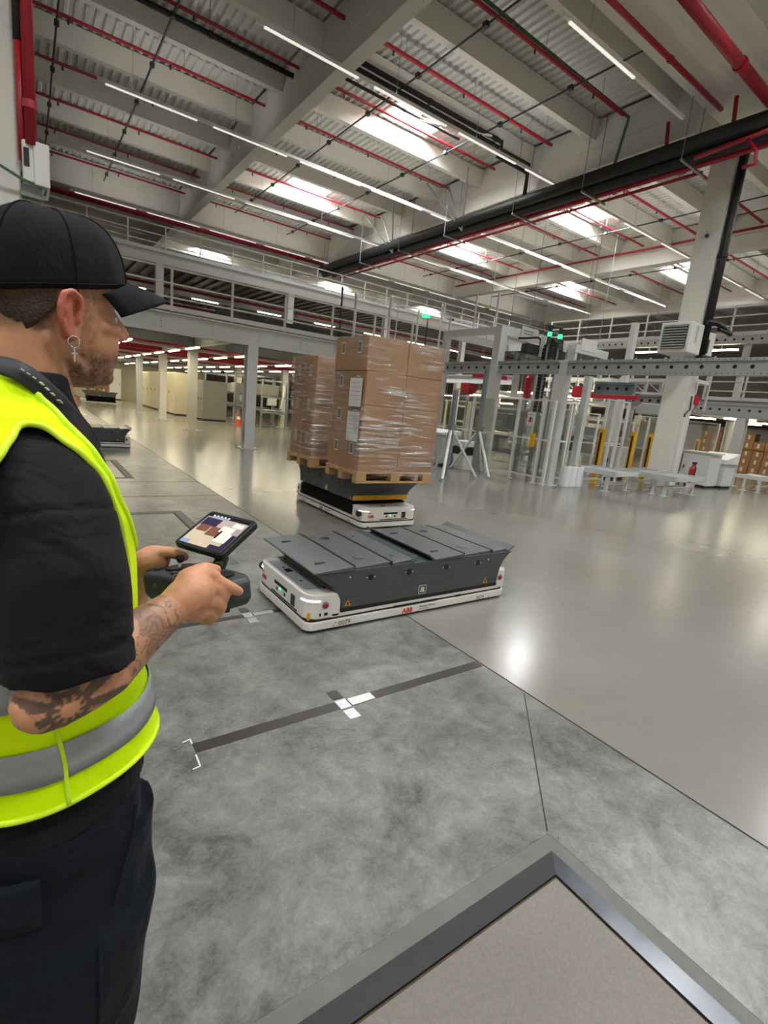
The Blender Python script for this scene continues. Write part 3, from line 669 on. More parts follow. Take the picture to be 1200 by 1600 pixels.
for k in range(9):
    x = 1.6+1.3*k; b = MB()
    for zz in (3.04, 3.11, 3.18, 3.25): b.lathe([(.014, 0), (.014, .012)], (x, MY-.012, zz), 6, (0, -1, 0))
    b.build('bolt_row', M['galv'], me_, kind='stuff')
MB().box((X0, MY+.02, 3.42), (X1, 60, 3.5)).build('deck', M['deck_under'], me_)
b = MB()
for k in range(130):
    y = MY+.3+.35*k; b.box((X0, y, 3.37), (X1, y+.17, 3.42))
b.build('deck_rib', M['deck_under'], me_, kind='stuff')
for k in range(5): hbeam(MB(), (-.55+5.65*k-5.65, MY+.1, 3.2), (-.55+5.65*k-5.65, 60, 3.2), .2, .36).build('floor_beam', M['steel_light'], me_)
for k in range(1, 8): hbeam(MB(), (X0, MY+5.4*k, 3.12), (X1, MY+5.4*k, 3.12), .24, .46).build('cross_girder', M['red_paint' if k in (2,) else 'steel_grey'], me_)
hcol('mezzanine_column', 'grey steel H column under the mezzanine edge, between the cap brim and cartons', 5.3, MY, 0, 2.93, .3)
for y, lab in ((20.0, 'first pale column behind the front row of the mezzanine'), (25.1, 'second pale column back under the mezzanine, past the brim'), (31.0, 'darker slim column deep under the mezzanine, nearest the chin')):
    hcol('mezzanine_column', lab, 5.1, y, 0, 2.93, .3, 'col_cream' if y < 30 else 'steel_grey')
hcol('mezzanine_column', 'pale column under the mezzanine just before the shorter carton stack', 10.95, 25.0, 0, 2.93, .3, 'col_cream')
hcol('mezzanine_column', 'slim column among the machines far under the mezzanine', 10.4, 30.5, 0, 2.93, .35, 'col_cream')
hcol('mezzanine_column', 'pale column behind the tall carton stack at the mezzanine edge', 10.98, MY, 0, 2.93, .36)
rail('guard_rail', 'white guard rail along the lower mezzanine edge', (-3.1, MY), (12.5, MY), 3.45, 1.05, 10)
for i, (z, y, dx) in enumerate(((3.62, 15.3, 4.5), (3.62, 17.5, 3.0))):
    t = thing('belt_conveyor', 'long black belt conveyor on the lower mezzanine, %s the rail' % ('right behind' if i == 0 else 'one lane back from'), 'conveyor', (dx, y, 3.5))
    MB().box((dx, y, z), (12.4, y+.55, z+.16)).build('belt', M['belt'], t); MB().box((dx, y-.04, z-.02), (12.4, y, z+.2)).build('side_rail', M['dark_steel'], t)
    for k in range(4): MB().box((dx+.3+2.2*k, y, 3.5), (dx+.36+2.2*k, y+.5, z)).build('leg', M['galv'], t)
# upper level
up = struct('upper_floor', (0, UY, 6.5)); UX0, UX1 = -11, 31
hbeam(MB(), (UX0, UY, 6.5), (UX1, UY, 6.5), .3, .46, .035).build('edge_beam', M['steel_light'], up)
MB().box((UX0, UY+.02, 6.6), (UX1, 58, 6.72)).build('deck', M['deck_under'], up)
b = MB()
for k in range(85): b.box((UX0+.5*k, UY+.2, 6.48), (UX0+.5*k+.22, 56, 6.6))
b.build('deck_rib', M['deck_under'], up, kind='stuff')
for k in range(1, 6): hbeam(MB(), (UX0, UY+5.4*k, 6.3), (UX1, UY+5.4*k, 6.3), .24, .42).build('cross_girder', M['steel_grey'], up)
for i, x in enumerate((4.56, 10.25, 15.75, 21.4)):
    hcol('upper_column', 'steel column holding the upper gangway, %s from the cap brim' % ORD[i], x, UY, 3.5 if x < 12 else 0, 6.28, .3, plate=False)
rail('guard_rail', 'thin white guard rail on the upper gangway', (-2.0, UY), (30.6, UY), 6.72, 1.0, 24, pr_=.025)
for i, (x0, x1, y, h_) in enumerate(((5, 13, 25.2, .5), (14, 22, 25.5, .5), (8, 20, 27, .7), (22, 30, 25, .6))):
    t = thing('upper_conveyor', 'grey conveyor on the upper gangway, %s counting from the brim' % ORD[i], 'conveyor', (x0, y, 6.72))
    MB().box((x0, y, 6.72+h_), (x1, y+.6, 6.72+h_+.08)).build('belt', M['belt'], t)
    for s in (0, .6): MB().box((x0, y+s-.02, 6.72+h_-.05), (x1, y+s+.02, 6.72+h_+.15)).build('side_rail', M['galv'], t)
    for k in range(5): MB().box((x0+.2+(x1-x0-.4)*k/4, y+.05, 6.72), (x0+.26+(x1-x0-.4)*k/4, y+.5, 6.72+h_)).build('leg', M['galv'], t)
# red pipes and tube lamps under both decks
for i, (y, z) in enumerate(((18.6, 2.98), (22.6, 2.98), (28.4, 2.98), (33.5, 2.98))):
    t = pipe('sprinkler_pipe', 'red sprinkler pipe under the lower mezzanine, %s from its edge' % ORD[i], [(-3, y, z-.06), (12.4, y, z-.06)], .035, 'pipe_red', 8)
    for k in range(5): MB().tube([(-2+3.3*k, y, z-.03), (-2+3.3*k, y, 3.42)], .01, 5).build('hanger', M['galv'], t)
for i, y in enumerate((26, 31.2, 36.5)):
    t = pipe('sprinkler_pipe', 'dark red pipe under the upper gangway deck, %s from its edge' % ORD[i], [(0, y, 5.95), (30, y, 5.95)], .06, 'pipe_red', 8)
    for k in range(8): MB().tube([(1+4*k, y, 6.0), (1+4*k, y, 6.62)], .012, 5).build('hanger', M['galv'], t)
def lamp_line(label, x, y0, y1, z, step, ln, axis='y', watts=0, group=None):
    t = thing('tube_light', label, 'light', (x, y0, z), group=group); k = 0; y = y0
    B = (lambda a, b, da, z0, z1: MB().box((x-da, a, z0), (x+da, b, z1))) if axis == 'y' else (lambda a, b, da, z0, z1: MB().box((a, x-da, z0), (b, x+da, z1)))
    B(y0, y1, .04, z+.01, z+.06).build('trunking', M['white_paint'], t)
    zt_ = 3.44 if z < 4 else 6.62
    for q in range(4):
        s_ = y0+.6+(y1-y0-1.2)*q/3; B(s_-.012, s_+.012, .012, z+.06, zt_).build('hanger', M['galv'], t)
    while y+ln < y1:
        B(y, y+ln, .035, z-.03, z+.01).build('tube_lamp', M['lamp_emit'], t); y += step
    return t
for i, x in enumerate((.8, 2.7, 4.55, 6.45, 8.9, 11.0)):
    lamp_line('line of lit tubes under the lower mezzanine, %s from the wall side' % ORD[i], x, 17.2+(i % 2)*.6, 46, 2.86, 2.6, 1.5)
    for y in (21, 30, 40): area('tube_glow', (x, y, 2.8), .2, 6, 60, (1, .87, .6))
for i, y in enumerate((27.5, 32.6, 38)):
    lamp_line('line of lit tubes under the upper gangway, %s from its edge' % ORD[i], y, 3.5-.9*i, 30, 5.9, 3.4, 1.3, 'x')
area('tube_glow', (9, 30, 5.85), 12, .2, 60, (1, .92, .75)); area('tube_glow', (20, 30, 5.85), 12, .2, 60, (1, .92, .75))
# ------------------------------------------------------------------ far end under the mezzanine
MB().box((-12, 47, 0), (13, 47.2, 3.4)).build('wall_partition', M['cream'], None, kind='structure')
def cabinet(label, x0, y0, x1, y1, h_, m='cab_grey', n=2, face='x', name='cabinet', z0=0.0, handles=True):
    t = thing(name, label, 'cabinet', ((x0+x1)/2, (y0+y1)/2, z0))
    MB().box((x0, y0, z0+.08), (x1, y1, z0+h_)).build('body', M[m], t, bevel=.012); MB().box((x0+.03, y0+.03, z0), (x1-.03, y1-.03, z0+.08)).build('plinth', M['dark_steel'], t)
    for k in range(n):
        if face == 'x':
            a, c = y0+(y1-y0)*k/n+.02, y0+(y1-y0)*(k+1)/n-.02
            d = MB().box((x0-.02, a, z0+.1), (x0, c, z0+h_-.03)).build('door', M[m], t, bevel=.006)
            if handles: MB().box((x0-.045, c-.1, z0+h_*.5), (x0-.02, c-.07, z0+h_*.5+.14)).build('handle', M['dark_steel'], d)
        else:
            a, c = x0+(x1-x0)*k/n+.02, x0+(x1-x0)*(k+1)/n-.02
            d = MB().box((a, y0-.02, z0+.1), (c, y0, z0+h_-.03)).build('door', M[m], t, bevel=.006)
            if handles: MB().box((c-.1, y0-.045, z0+h_*.5), (c-.07, y0-.02, z0+h_*.5+.14)).build('handle', M['dark_steel'], d)
    return t
cabinet('long row of cream lockers deep under the mezzanine', 6.6, 29.5, 7.6, 41, 2.3, 'cream', 9)
cabinet('grey machine cabinet under the mezzanine beside the orange cone', 7.3, 26.5, 8.5, 27.8, 2.0, 'cab_dull', 3)
cabinet('pale cupboard against the far cream wall', 4.9, 45.6, 6.2, 46.8, 2.4, 'cab_light', 2, 'y')
cabinet('low workbench cabinet by the far cream wall', 7.6, 43, 9.6, 44, 1.0, 'cab_grey', 3, 'y')
t = thing('traffic_cone', 'small orange cone with a white band by the grey machine cabinet', 'cone', (9.02, 31.35, 0))
cx, cyy = 8.6, 24.9
t.location = (cx, cyy, 0)
MB().box((cx-.2, cyy-.2, 0), (cx+.2, cyy+.2, .03)).build('base', M['orange'], t); MB().lathe([(.15, .03), (.1, .28)], (cx, cyy, 0), 14).build('body', M['orange'], t)
MB().lathe([(.1, .28), (.07, .42)], (cx, cyy, 0), 14).build('white_band', M['mark_white'], t); MB().lathe([(.07, .42), (.03, .62)], (cx, cyy, 0), 14).build('tip', M['orange'], t)
# machinery frames under the mezzanine
for i, (x, y, w_, d_, h_) in enumerate(((9.4, 24.0, 1.3, 1.6, 2.3), (11.4, 22.6, 1.4, 1.6, 2.3), (9.6, 28.5, 2.2, 1.6, 2.6), (12.1, 27, 1.6, 2, 2.6), (9.2, 33, 2.6, 2, 2.6))):
    t = thing('roller_machine', 'grey machine frame with rollers under the mezzanine, %s counting from the cone' % ORD[i], 'machine', (x, y, 0))
    for sx in (0, w_):
        for sy in (0, d_): MB().box((x+sx-.04, y+sy-.04, 0), (x+sx+.04, y+sy+.04, h_)).build('post', M['galv'], t)
    for z in (.75, 1.5, h_):
        for sy in (0, d_): MB().box((x, y+sy-.03, z-.05), (x+w_, y+sy+.03, z+.03)).build('cross_bar', M['galv'], t)
    for k in range(6): MB().tube([(x+.12+k*(w_-.24)/5, y+.05, .82), (x+.12+k*(w_-.24)/5, y+d_-.05, .82)], .04, 8).build('roller', M['galv'], t)
    MB().box((x+.15, y+.3, 1.55), (x+w_-.3, y+d_-.3, 2.1)).build('drive_box', M['dark_steel' if i % 2 else 'cab_dull'], t, bevel=.02)
    MB().box((x+.3, y-.06, 1.1), (x+.75, y+.1, 1.45)).build('control_panel', M['cab_grey'], t, bevel=.01)
    MB().tube([(x+w_-.2, y, 2.1), (x+w_-.25, y-.15, 1.6), (x+w_-.3, y, 1.0)], .05, 8).build('hose', M['white_paint'], t)
# ------------------------------------------------------------------ heaters
def heater(label, p0, p1, face, m='white_paint', name='fan_heater'):
    t = thing(name, label, 'heater', ((p0[0]+p1[0])/2, (p0[1]+p1[1])/2, p0[2])); MB().box(p0, p1).build('casing', M[m], t, bevel=.03)
    return t
HX0, HX1, HY0, HY1, HZ0, HZ1 = 15.2, 15.95, 7.33, 8.19, 3.95, 4.79
t = heater('white louvred fan heater on the tall concrete column', (HX0, HY0, HZ0), (HX1, HY1, HZ1), 'x')
MB().box((HX0-.012, HY0+.09, HZ0+.1), (HX0+.01, HY1-.09, HZ1-.09)).build('louvre_recess', M['amr_black'], t)
for k in range(9):
    z = HZ0+.13+k*.073; MB().obox((HX0-.03, (HY0+HY1)/2, z), (.02, 0, -.014), (0, (HY1-HY0)/2-.1, 0), (.002, 0, .003)).build('louvre', M['steel_light'], t)
MB().box((HX0+.3, HY0-.012, HZ0+.3), (HX0+.4, HY0, HZ0+.75)).build('side_slot', M['cab_grey'], t)
MB().box((HX0+.7, HY0+.3, HZ0+.4), (16.15, HY0+.7, HZ0+.46)).build('bracket', M['dark_steel'], t)
t = heater('white fan heater half hidden behind the black downpipe', (16.8, 7.62, HZ0), (17.4, 8.1, HZ1), 'x')
MB().box((16.95, 7.605, HZ0+.22), (17.05, 7.625, HZ0+.62)).build('side_slot', M['amr_black'], t)
for z, lab in ((HZ1+.02, 'upper'), (HZ0-.1, 'lower')):
    t = thing('pipe_bracket', 'black lagged pipe arm between the two fan heaters, %s one' % lab, 'pipe', (16.4, 7.1, z))
    MB().tube([(15.98, 7.3, z+.08), (16.25, 7.14, z+.05), (16.6, 7.1, z-.02), (17.3, 7.2, z-.06)], .07, 8).build('arm', M['pipe_black'], t)
    MB().tube([(16.3, 7.12, z-.08), (16.9, 7.06, z-.12)], .05, 8).build('valve', M['pipe_black'], t)
t = heater('white wall heater box on the pale post above the cap', (.075, 9.6, 4.2), (.4, 10.3, 4.76), 'x')
MB().box((.095, 9.588, 4.42), (.16, 9.6, 4.65)).build('side_slot', M['amr_black'], t)
MB().box((.21, 9.57, 4.2), (.4, 9.6, 4.76)).build('front_cover', M['white_paint'], t, bevel=.02)
MB().box((.05, 9.68, 4.05), (.3, 9.72, 4.2)).build('bracket', M['galv'], t)
one('green_cable', MB().tube([AY(-30, 250, 9.5), AY(0, 258, 9.55), AY(35, 280, 9.6), AY(60, 290, 9.6), AY(72, 297, 9.6), AY(70, 306, 9.65)], .02, 6), M['green'], 'green cable sagging round the pale post below the white heater', 'cable')
# ================================================================== PALLETISING CELL
MX = 11.3
def hole_bar(name, label, p, q, hh, dd, pitch, r, m='steel_grey', parent=None, both=False):
    """perforated steel beam: channel with flanges and a row of dark punched holes"""
    P, Q = Vector(p), Vector(q); d = (Q-P).normalized(); n = d.cross(Vector((0, 0, 1))).normalized(); L = (Q-P).length
    if n.dot(P-EYE) > 0: n = -n                      # towards the open hall
    t = thing(name, label, 'beam', p); z = Vector((0, 0, 1))
    b = MB(); b.bar(P, Q, dd, hh*.62); b.build('web', M[m], t)
    for s, nm in ((1, 'flange'), (-1, 'flange')): MB().bar(P+z*s*hh*.41, Q+z*s*hh*.41, dd+.1, hh*.18).build(nm, M[m], t)
    b = MB(); b2 = MB(); k = pitch*.5
    while k < L: b.lathe([(r, 0), (r, .004)], P+d*k+n*(dd/2), 8, n); k += pitch
    b.build('punched_hole', M['amr_black'], t, kind='stuff')
    k = .05
    while k < L:
        for s in (1, -1): b2.lathe([(.012, 0), (.012, .003)], P+d*k+n*(dd/2+.05)+z*s*hh*.41, 5, n)
        k += .11
    b2.build('punched_slot', M['dark_steel'], t, kind='stuff')
    return t
hole_bar('perforated_beam', 'long perforated grey beam across the cell front, carton side', (MX, 13.3, 3.05), (MX, 8.5, 3.05), .34, .1, .33, .045)
hole_bar('perforated_beam', 'long perforated grey beam crossing in front of the tall column', (MX, 8.22, 3.04), (MX, -1, 3.04), .33, .1, .3, .04)
def post(name, label, x, y, z0, z1, w_=.16, m='steel_light', cat='post', foot=True):
    t = thing(name, label, cat, (x, y, z0)); MB().box((x-w_/2, y-w_/2, z0), (x+w_/2, y+w_/2, z1)).build('shaft', M[m], t, bevel=.006)
    if foot: MB().box((x-w_*.8, y-w_*.8, z0), (x+w_*.8, y+w_*.8, z0+.02)).build('foot_plate', M[m], t)
    return t
post('frame_post', 'big grey corner post of the cell where the two perforated beams meet', MX+.05, 8.36, 0, 3.22, .24)
post('frame_post', 'tall grey frame post behind the tripod stand', MX, 10.72, 0, 4.2, .26)
post('frame_post', 'tall grey frame post beside the tall carton stack', MX, 13.05, 0, 4.2, .2)
post('frame_post', 'grey frame post at the back of the lifting frame', 14.2, 10.72, 0, 4.2, .2)
post('frame_post', 'grey frame post deep in the cell by the energy chain', 13.3, 9.7, 0, 3.9, .16)
post('frame_post', 'grey twin post standing behind the corner post', 12.9, 8.7, 0, 3.0, .18)
post('frame_post', 'leaning grey post under the rear perforated beam', 16.9, 10.0, 0, 5.2, .2)
t = thing('lift_frame', 'grey top frame joining the tall cell posts', 'frame', (MX, 11.9, 4.1))
for p, q in (((MX, 13.05, 4.1), (MX, 10.85, 4.1)), ((MX, 13.05, 4.1), (14.2, 13.05, 4.1)), ((14.2, 13.05, 4.1), (14.2, 10.85, 4.1))): MB().bar(p, q, .16, .2).build('cross_bar', M['steel_light'], t)
MB().bar((MX+.13, 10.72, 4.1), (14.1, 10.72, 4.1), .16, .24).build('cross_bar', M['steel_light'], t)
for k, y in enumerate((13.0, 11.9, 11.0)): MB().tube([(MX, y, 4.2), (MX, y, 5.2 if k else 4.7)], .035, 6).build('riser_tube', M['steel_light'], t)
t2 = thing('sign_plate', 'white sign plate on the lift frame with faint grey lines', 'sign', (12.3, 10.6, 4.15)); MB().box((12.0, 10.57, 3.98), (12.75, 10.6, 4.32)).build('plate', M['mark_white'], t2)
for z in (4.2, 4.12): MB().box((12.08, 10.565, z), (12.5, 10.57, z+.03)).build('print_line', M['print_grey'], t2)
t2 = thing('sign_plate', 'white sign plate above the corner post of the cell', 'sign', (12.4, 8.9, 4.2)); MB().box((12.1, 8.55, 3.6), (12.8, 8.58, 3.9)).build('plate', M['mark_white'], t2)
MB().bar((11.9, 8.6, 3.62), (13.4, 8.6, 3.62), .08, .2).build('carrier_bar', M['steel_light'], t2)
for k, x in enumerate((12.0, 13.3)): MB().box((x-.05, 8.6, 3.0), (x+.05, 8.7, 3.62)).build('support', M['steel_light'], t2)
# gantry head and energy chain
t = thing('gantry_head', 'dark gantry carriage on rails above the perforated beam', 'machine', (12.6, 10.0, 3.7))
MB().box((11.8, 10.1, 3.55), (13.6, 10.35, 3.8)).build('carriage', M['dark_steel'], t, bevel=.02); MB().box((12.5, 9.8, 3.7), (13.0, 10.3, 4.05)).build('drive_motor', M['amr_black'], t, bevel=.03)
MB().bar((11.5, 10.4, 3.5), (15, 10.4, 3.5), .08, .08).build('rail', M['galv'], t); MB().bar((11.5, 9.9, 3.4), (15, 9.9, 3.4), .08, .08).build('rail', M['galv'], t)
MB().tube([(11.6, 10.3, 3.9), (12.2, 10.1, 4.0), (12.6, 10.1, 3.85)], .03, 6).build('hose', M['amr_black'], t)
for k in range(5): MB().box((11.5+.3*k, 10.2, 3.3), (11.56+.3*k, 10.3, 3.5)).build('clamp', M['galv'], t)
t = thing('energy_chain', 'black energy chain looping down behind the corner post', 'cable chain', (12.2, 9.2, 1.5))
pts = [Vector((12.2, 9.75, 1.9+.1*k)) for k in range(17)]+[Vector((12.2, 9.75-.22+.22*math.cos(a*PI/8), 3.6+.25*math.sin(a*PI/8))) for a in range(9)]+[Vector((12.2, 9.31, 3.5-.1*k)) for k in range(5)]
for i in range(len(pts)-1):
    if (pts[i+1]-pts[i]).length > .02: MB().bar(pts[i], pts[i]+(pts[i+1]-pts[i])*.86, .1, .24, up=(1, 0, 0)).build('chain_link', M['amr_black'], t)
MB().box((12.14, 9.8, 1.2), (12.3, 9.95, 4.0)).build('guide_rail', M['steel_light'], t)
# red parts in the cell
t = thing('red_hopper', 'red funnel shaped machine part above the fence by the cartons', 'machine part', (12.6, 12.8, 2.4))
cx, cyy = 12.5, 13.0
MB().loft([[Vector((cx+sx*a, cyy+sy*a, z)) for sx, sy in ((-1, -1), (1, -1), (1, 1), (-1, 1))] for a, z in ((.1, 2.3), (.2, 2.45), (.2, 2.68))]).build('hopper', M['red_paint'], t)
MB().box((12.2, 11.7, 2.85), (12.9, 12.6, 2.98)).build('bracket', M['red_paint'], t); MB().tube([(cx, cyy, 0), (cx, cyy, 2.3)], .05, 8).build('standpipe', M['steel_light'], t)
t = thing('extinguisher_tank', 'red cylinder hung beside a white panel inside the cell', 'cylinder', (13.1, 10.9, 2.3)); MB().lathe([(.05, 0), (.13, .04), (.13, .62), (.06, .72)], (13.1, 10.95, 2.32), 12).build('tank', M['red_paint'], t)
MB().tube([(13.1, 10.95, 0), (13.1, 10.95, 2.33)], .03, 6).build('standpipe', M['galv'], t); MB().box((12.4, 11.0, 2.3), (12.7, 11.03, 3.0)).build('panel', M['mark_white'], t)
hole_bar('perforated_beam', 'short dark perforated beam behind the corner post', (13.6, 8.9, 2.75), (13.6, 7.7, 2.75), .34, .1, .28, .05, 'galv')
t = thing('red_beam', 'red steel beam in the cell beneath the far walkway', 'beam', (16, 9.9, 2.75)); MB().box((15.9, 8.9, 2.62), (16.05, 10.6, 2.82)).build('beam', M['red_paint'], t); MB().box((15.9, 10.9, 2.6), (16.05, 11.3, 3.0)).build('end_block', M['red_paint'], t)
hole_bar('perforated_beam', 'perforated beam deep in the cell left of the column', (18.0, 11.2, 2.75), (18.0, 8.6, 2.75), .4, .1, .3, .06, 'galv')
# safety fence of clear panels
def fence(label, pts, h_=2.2, mid=1.17, pane=True, m='white_paint', pw=.07, name='safety_fence'):
    t = thing(name, label, 'fence', (pts[0][0], pts[0][1], 0)); z = Vector((0, 0, 1))
    for i, p in enumerate(pts):
        MB().box((p[0]-pw/2, p[1]-pw/2, 0), (p[0]+pw/2, p[1]+pw/2, h_)).build('post', M[m], t); MB().box((p[0]-pw, p[1]-pw, 0), (p[0]+pw, p[1]+pw, .015)).build('foot_plate', M[m], t)
        if i:
            a, b_ = Vector((*pts[i-1], 0)), Vector((*p, 0))
            for zz in (h_-.02, mid, .18): MB().bar(a+z*zz, b_+z*zz, .03, .035).build('rail', M[m], t)
            if pane: MB().bar(a+z*(mid+.02+(h_-mid-.06)/2), b_+z*(mid+.02+(h_-mid-.06)/2), .006, h_-mid-.08).build('pane', M['polycarb'], t); MB().bar(a+z*(.2+(mid-.24)/2), b_+z*(.2+(mid-.24)/2), .006, mid-.26).build('pane', M['polycarb'], t)
    return t
FX = 11.08
fence('clear panelled safety fence along the front of the cell', [(FX, 13.0), (FX, 12.1), (FX, 11.2), (FX, 10.3), (FX, 9.45), (FX, 8.6), (FX, 8.3)])
fence('clear safety fence turning the corner behind the plastic rolls', [(MX+.28, 8.4), (11.93, 8.4)], pw=.06)
fence('inner safety fence with slim pale posts behind the first', [(13.2, 13.5), (13.2, 12.4), (13.2, 11.3), (13.2, 10.2), (13.2, 9.2)], 2.1, 1.1, pw=.06)
fence('white barred gate fence between the yellow posts', [(14.15, 8.75), (14.55, 8.75), (14.95, 8.75), (15.3, 8.75)], 2.5, 1.2, False)
fence('fence row deep in the cell before the concrete column', [(14.4, 12), (14.4, 11), (14.4, 10.2), (15.3, 10.2), (16.1, 10.2)], 2.1, 1.1, pw=.06)
fence('far fence row behind the tall carton stack', [(15.5, 18.8), (15.5, 17.4), (15.5, 16), (15.5, 14.6)], 2.2, 1.1, m='cream')
fence('fence of clear panels behind the white cabinets', [(20.6, 11.4), (20.6, 10.8), (20.6, 10.2), (21.4, 10.2), (22.2, 10.2), (23.0, 9.2)], 2.3, 1.0)
one('gate_switch', MB().box((FX-.1, 8.72, .95), (FX-.03, 8.86, 1.3)), M['yellow'], 'yellow and black gate switch on the fence near the corner post', 'switch', bevel=.01)
t = thing('warning_sign', 'small white no entry sign with a red ring on the fence', 'sign', (FX-.05, 8.9, 1.6)); MB().box((FX-.05, 8.85, 1.5), (FX-.02, 9.09, 1.86)).build('plate', M['mark_white'], t)
MB().lathe([(.08, 0), (.08, .003)], (FX-.05, 8.97, 1.66), 16, (-1, 0, 0)).build('red_ring', M['logo_red'], t); MB().lathe([(.062, 0), (.062, .005)], (FX-.05, 8.97, 1.66), 16, (-1, 0, 0)).build('field', M['mark_white'], t)
MB().box((FX-.058, 8.94, 1.61), (FX-.055, 9.0, 1.71)).build('hand_symbol', M['amr_black'], t); MB().bar((FX-.059, 8.92, 1.71), (FX-.059, 9.02, 1.61), .02, .003, up=(1, 0, 0)).build('slash', M['logo_red'], t)
MB().box((FX-.052, 8.9, 1.78), (FX-.05, 9.04, 1.8)).build('print_line', M['print_grey'], t)
# tripod stands
def tripod(label, x, y, zc, zt, feet):
    t = thing('tripod_stand', label, 'stand', (x, y, 0)); MB().box((x-.05, y-.05, .0), (x+.05, y+.05, zt)).build('mast', M['galv'], t)
    for fx, fy in feet:
        MB().tube([(x, y, zc), (fx, fy, .04)], .038, 8).build('leg', M['steel_light'], t); MB().lathe([(.07, 0), (.05, .05)], (fx, fy, 0), 8).build('foot', M['galv'], t)
    MB().box((x-.09, y-.09, zc-.05), (x+.09, y+.09, zc+.08)).build('clamp', M['galv'], t); return t
tripod('grey tripod stand before the fence near the white bin', 10.35, 10.15, 1.25, 2.85, ((10.1, 9.3), (10.25, 11.0), (10.82, 10.3)))
tripod('grey tripod stand half hidden by the tall carton stack', 8.9, 9.7, 1.25, 2.2, ((8.12, 8.95), (9.2, 10.5), (9.6, 9.3)))
# control cabinet, bin, rolls
t = cabinet('grey control cabinet with sloped lid by the tall carton stack', 10.2, 11.5, 10.92, 12.65, .95, 'cab_grey', 1)
MB().prism([(10.15, .95), (10.95, .95), (10.95, 1.1), (10.15, 1.02)], 'y', 11.45, 12.7).build('lid', M['cab_light'], t, bevel=.01); MB().lathe([(.03, 0), (.03, .02)], (10.18, 12.1, .65), 10, (-1, 0, 0)).build('lock', M['amr_black'], t)
t = thing('waste_bin', 'white waste bin with a black liner behind the tripod', 'bin', (10.75, 10.85, 0)); bx, by = 10.7, 10.95
MB().loft([[Vector((bx+sx*a, by+sy*a, z)) for sx, sy in ((-1, -1), (1, -1), (1, 1), (-1, 1))] for a, z in ((.2, 0), (.25, .52))]).build('body', M['white_paint'], t, bevel=.01)
MB().box((bx-.27, by-.27, .45), (bx+.27, by+.27, .68)).build('liner', M['amr_black'], t, bevel=.03); MB().box((bx-.25, by-.25, .68), (bx+.25, by+.25, .86)).build('lid', M['white_paint'], t, bevel=.03)
M['plastic_wrap'] = mat('plastic_wrap', '#e8ebee', .25, bump=.2, bscale=30)
for i, (x, y) in enumerate(((11.78, 8.12), (12.02, 8.1), (12.28, 8.08))):
    t = thing('film_roll', 'upright roll of white plastic film on the floor, %s from the corner post' % ORD[i], 'roll', (x, y, 0), group='white film rolls by the fence')
    MB().lathe([(.12, 0), (.125, .02), (.125, .52), (.12, .54)], (x, y, 0), 18).build('film_wrap', M['plastic_wrap'], t, smooth=False); MB().lathe([(.045, .54), (.045, .56)], (x, y, 0), 12).build('core', M['wood'], t)
# roller conveyors
def conveyor(label, x0, x1, y0, y1, z=.56):
    t = thing('roller_conveyor', label, 'conveyor', ((x0+x1)/2, y0, 0)); n = int((y1-y0)/.16)
    for x in (x0, x1): MB().box((x-.03, y0, z-.14), (x+.03, y1, z)).build('side_rail', M['steel_light'], t)
    for k in range(n): MB().tube([(x0+.03, y0+.1+k*.16, z-.05), (x1-.03, y0+.1+k*.16, z-.05)], .04, 6).build('roller', M['galv'], t)
    MB().box((x0, y0-.02, z-.12), (x1, y0, z)).build('end_plate', M['steel_light'], t)
    for y in (y0+.25, y1-.4):
        for x in (x0+.05, x1-.05): MB().box((x-.04, y-.04, 0), (x+.04, y+.04, z-.14)).build('leg', M['steel_light'], t); MB().box((x-.1, y-.1, 0), (x+.1, y+.1, .015)).build('foot_plate', M['steel_light'], t)
        MB().box((x0+.05, y-.02, .18), (x1-.05, y+.02, .24)).build('cross_bar', M['steel_light'], t)
    return t
conveyor('low roller conveyor leaving the cell beside the film rolls', 12.45, 13.5, 7.1, 8.5)
conveyor('low roller conveyor ending in front of the concrete column', 13.95, 15.6, 6.3, 7.25)
conveyor('second part of the roller conveyor reaching into the cell beyond the yellow posts', 14.2, 15.8, 7.45, 8.2)
conveyor('low roller conveyor past the white cabinets', 20.5, 21.9, 6.3, 7.4)
for i, (x, y) in enumerate(((13.83, 8.55), (15.2, 8.35), (17.02, 8.75), (23.6, 10.1))):
    t = thing('yellow_post', 'yellow light curtain post at the conveyors, %s from the film rolls' % ORD[i], 'post', (x, y, 0), group='yellow light curtain posts')
    MB().box((x-.07, y-.07, 0), (x+.07, y+.07, 1.62)).build('housing', M['yellow'], t, bevel=.008); MB().box((x-.074, y-.03, .5), (x-.068, y+.03, 1.5)).build('lens_strip', M['amr_black'], t); MB().box((x-.12, y-.12, 0), (x+.12, y+.12, .02)).build('foot_plate', M['yellow'], t)
t = thing('fire_extinguisher', 'dark red fire extinguisher at the foot of the concrete column', 'extinguisher', (16.2, 7.1, 0))
MB().lathe([(.08, .25), (.09, .28), (.09, .7), (.04, .78), (.03, .84)], (16.75, 7.15, 0), 14).build('tank', M['red_paint'], t); MB().box((16.7, 7.08, .84), (16.8, 7.18, .9)).build('valve', M['amr_black'], t)
MB().box((16.68, 7.09, .02), (16.82, 7.22, .26)).build('stand', M['white_paint'], t); MB().tube([(16.72, 7.1, .86), (16.66, 7.02, .7), (16.67, 7.03, .45)], .015, 6).build('hose', M['amr_black'], t); MB().box((16.7, 7.055, .42), (16.8, 7.06, .6)).build('sticker', M['label_white'], t)
t = cabinet('tall white control cabinet right of the concrete column', 18.5, 7.4, 19.3, 8.3, 1.15, 'cab_light', 1); MB().box((18.45, 7.35, 1.15), (19.35, 8.35, 1.2)).build('lid', M['white_paint'], t)
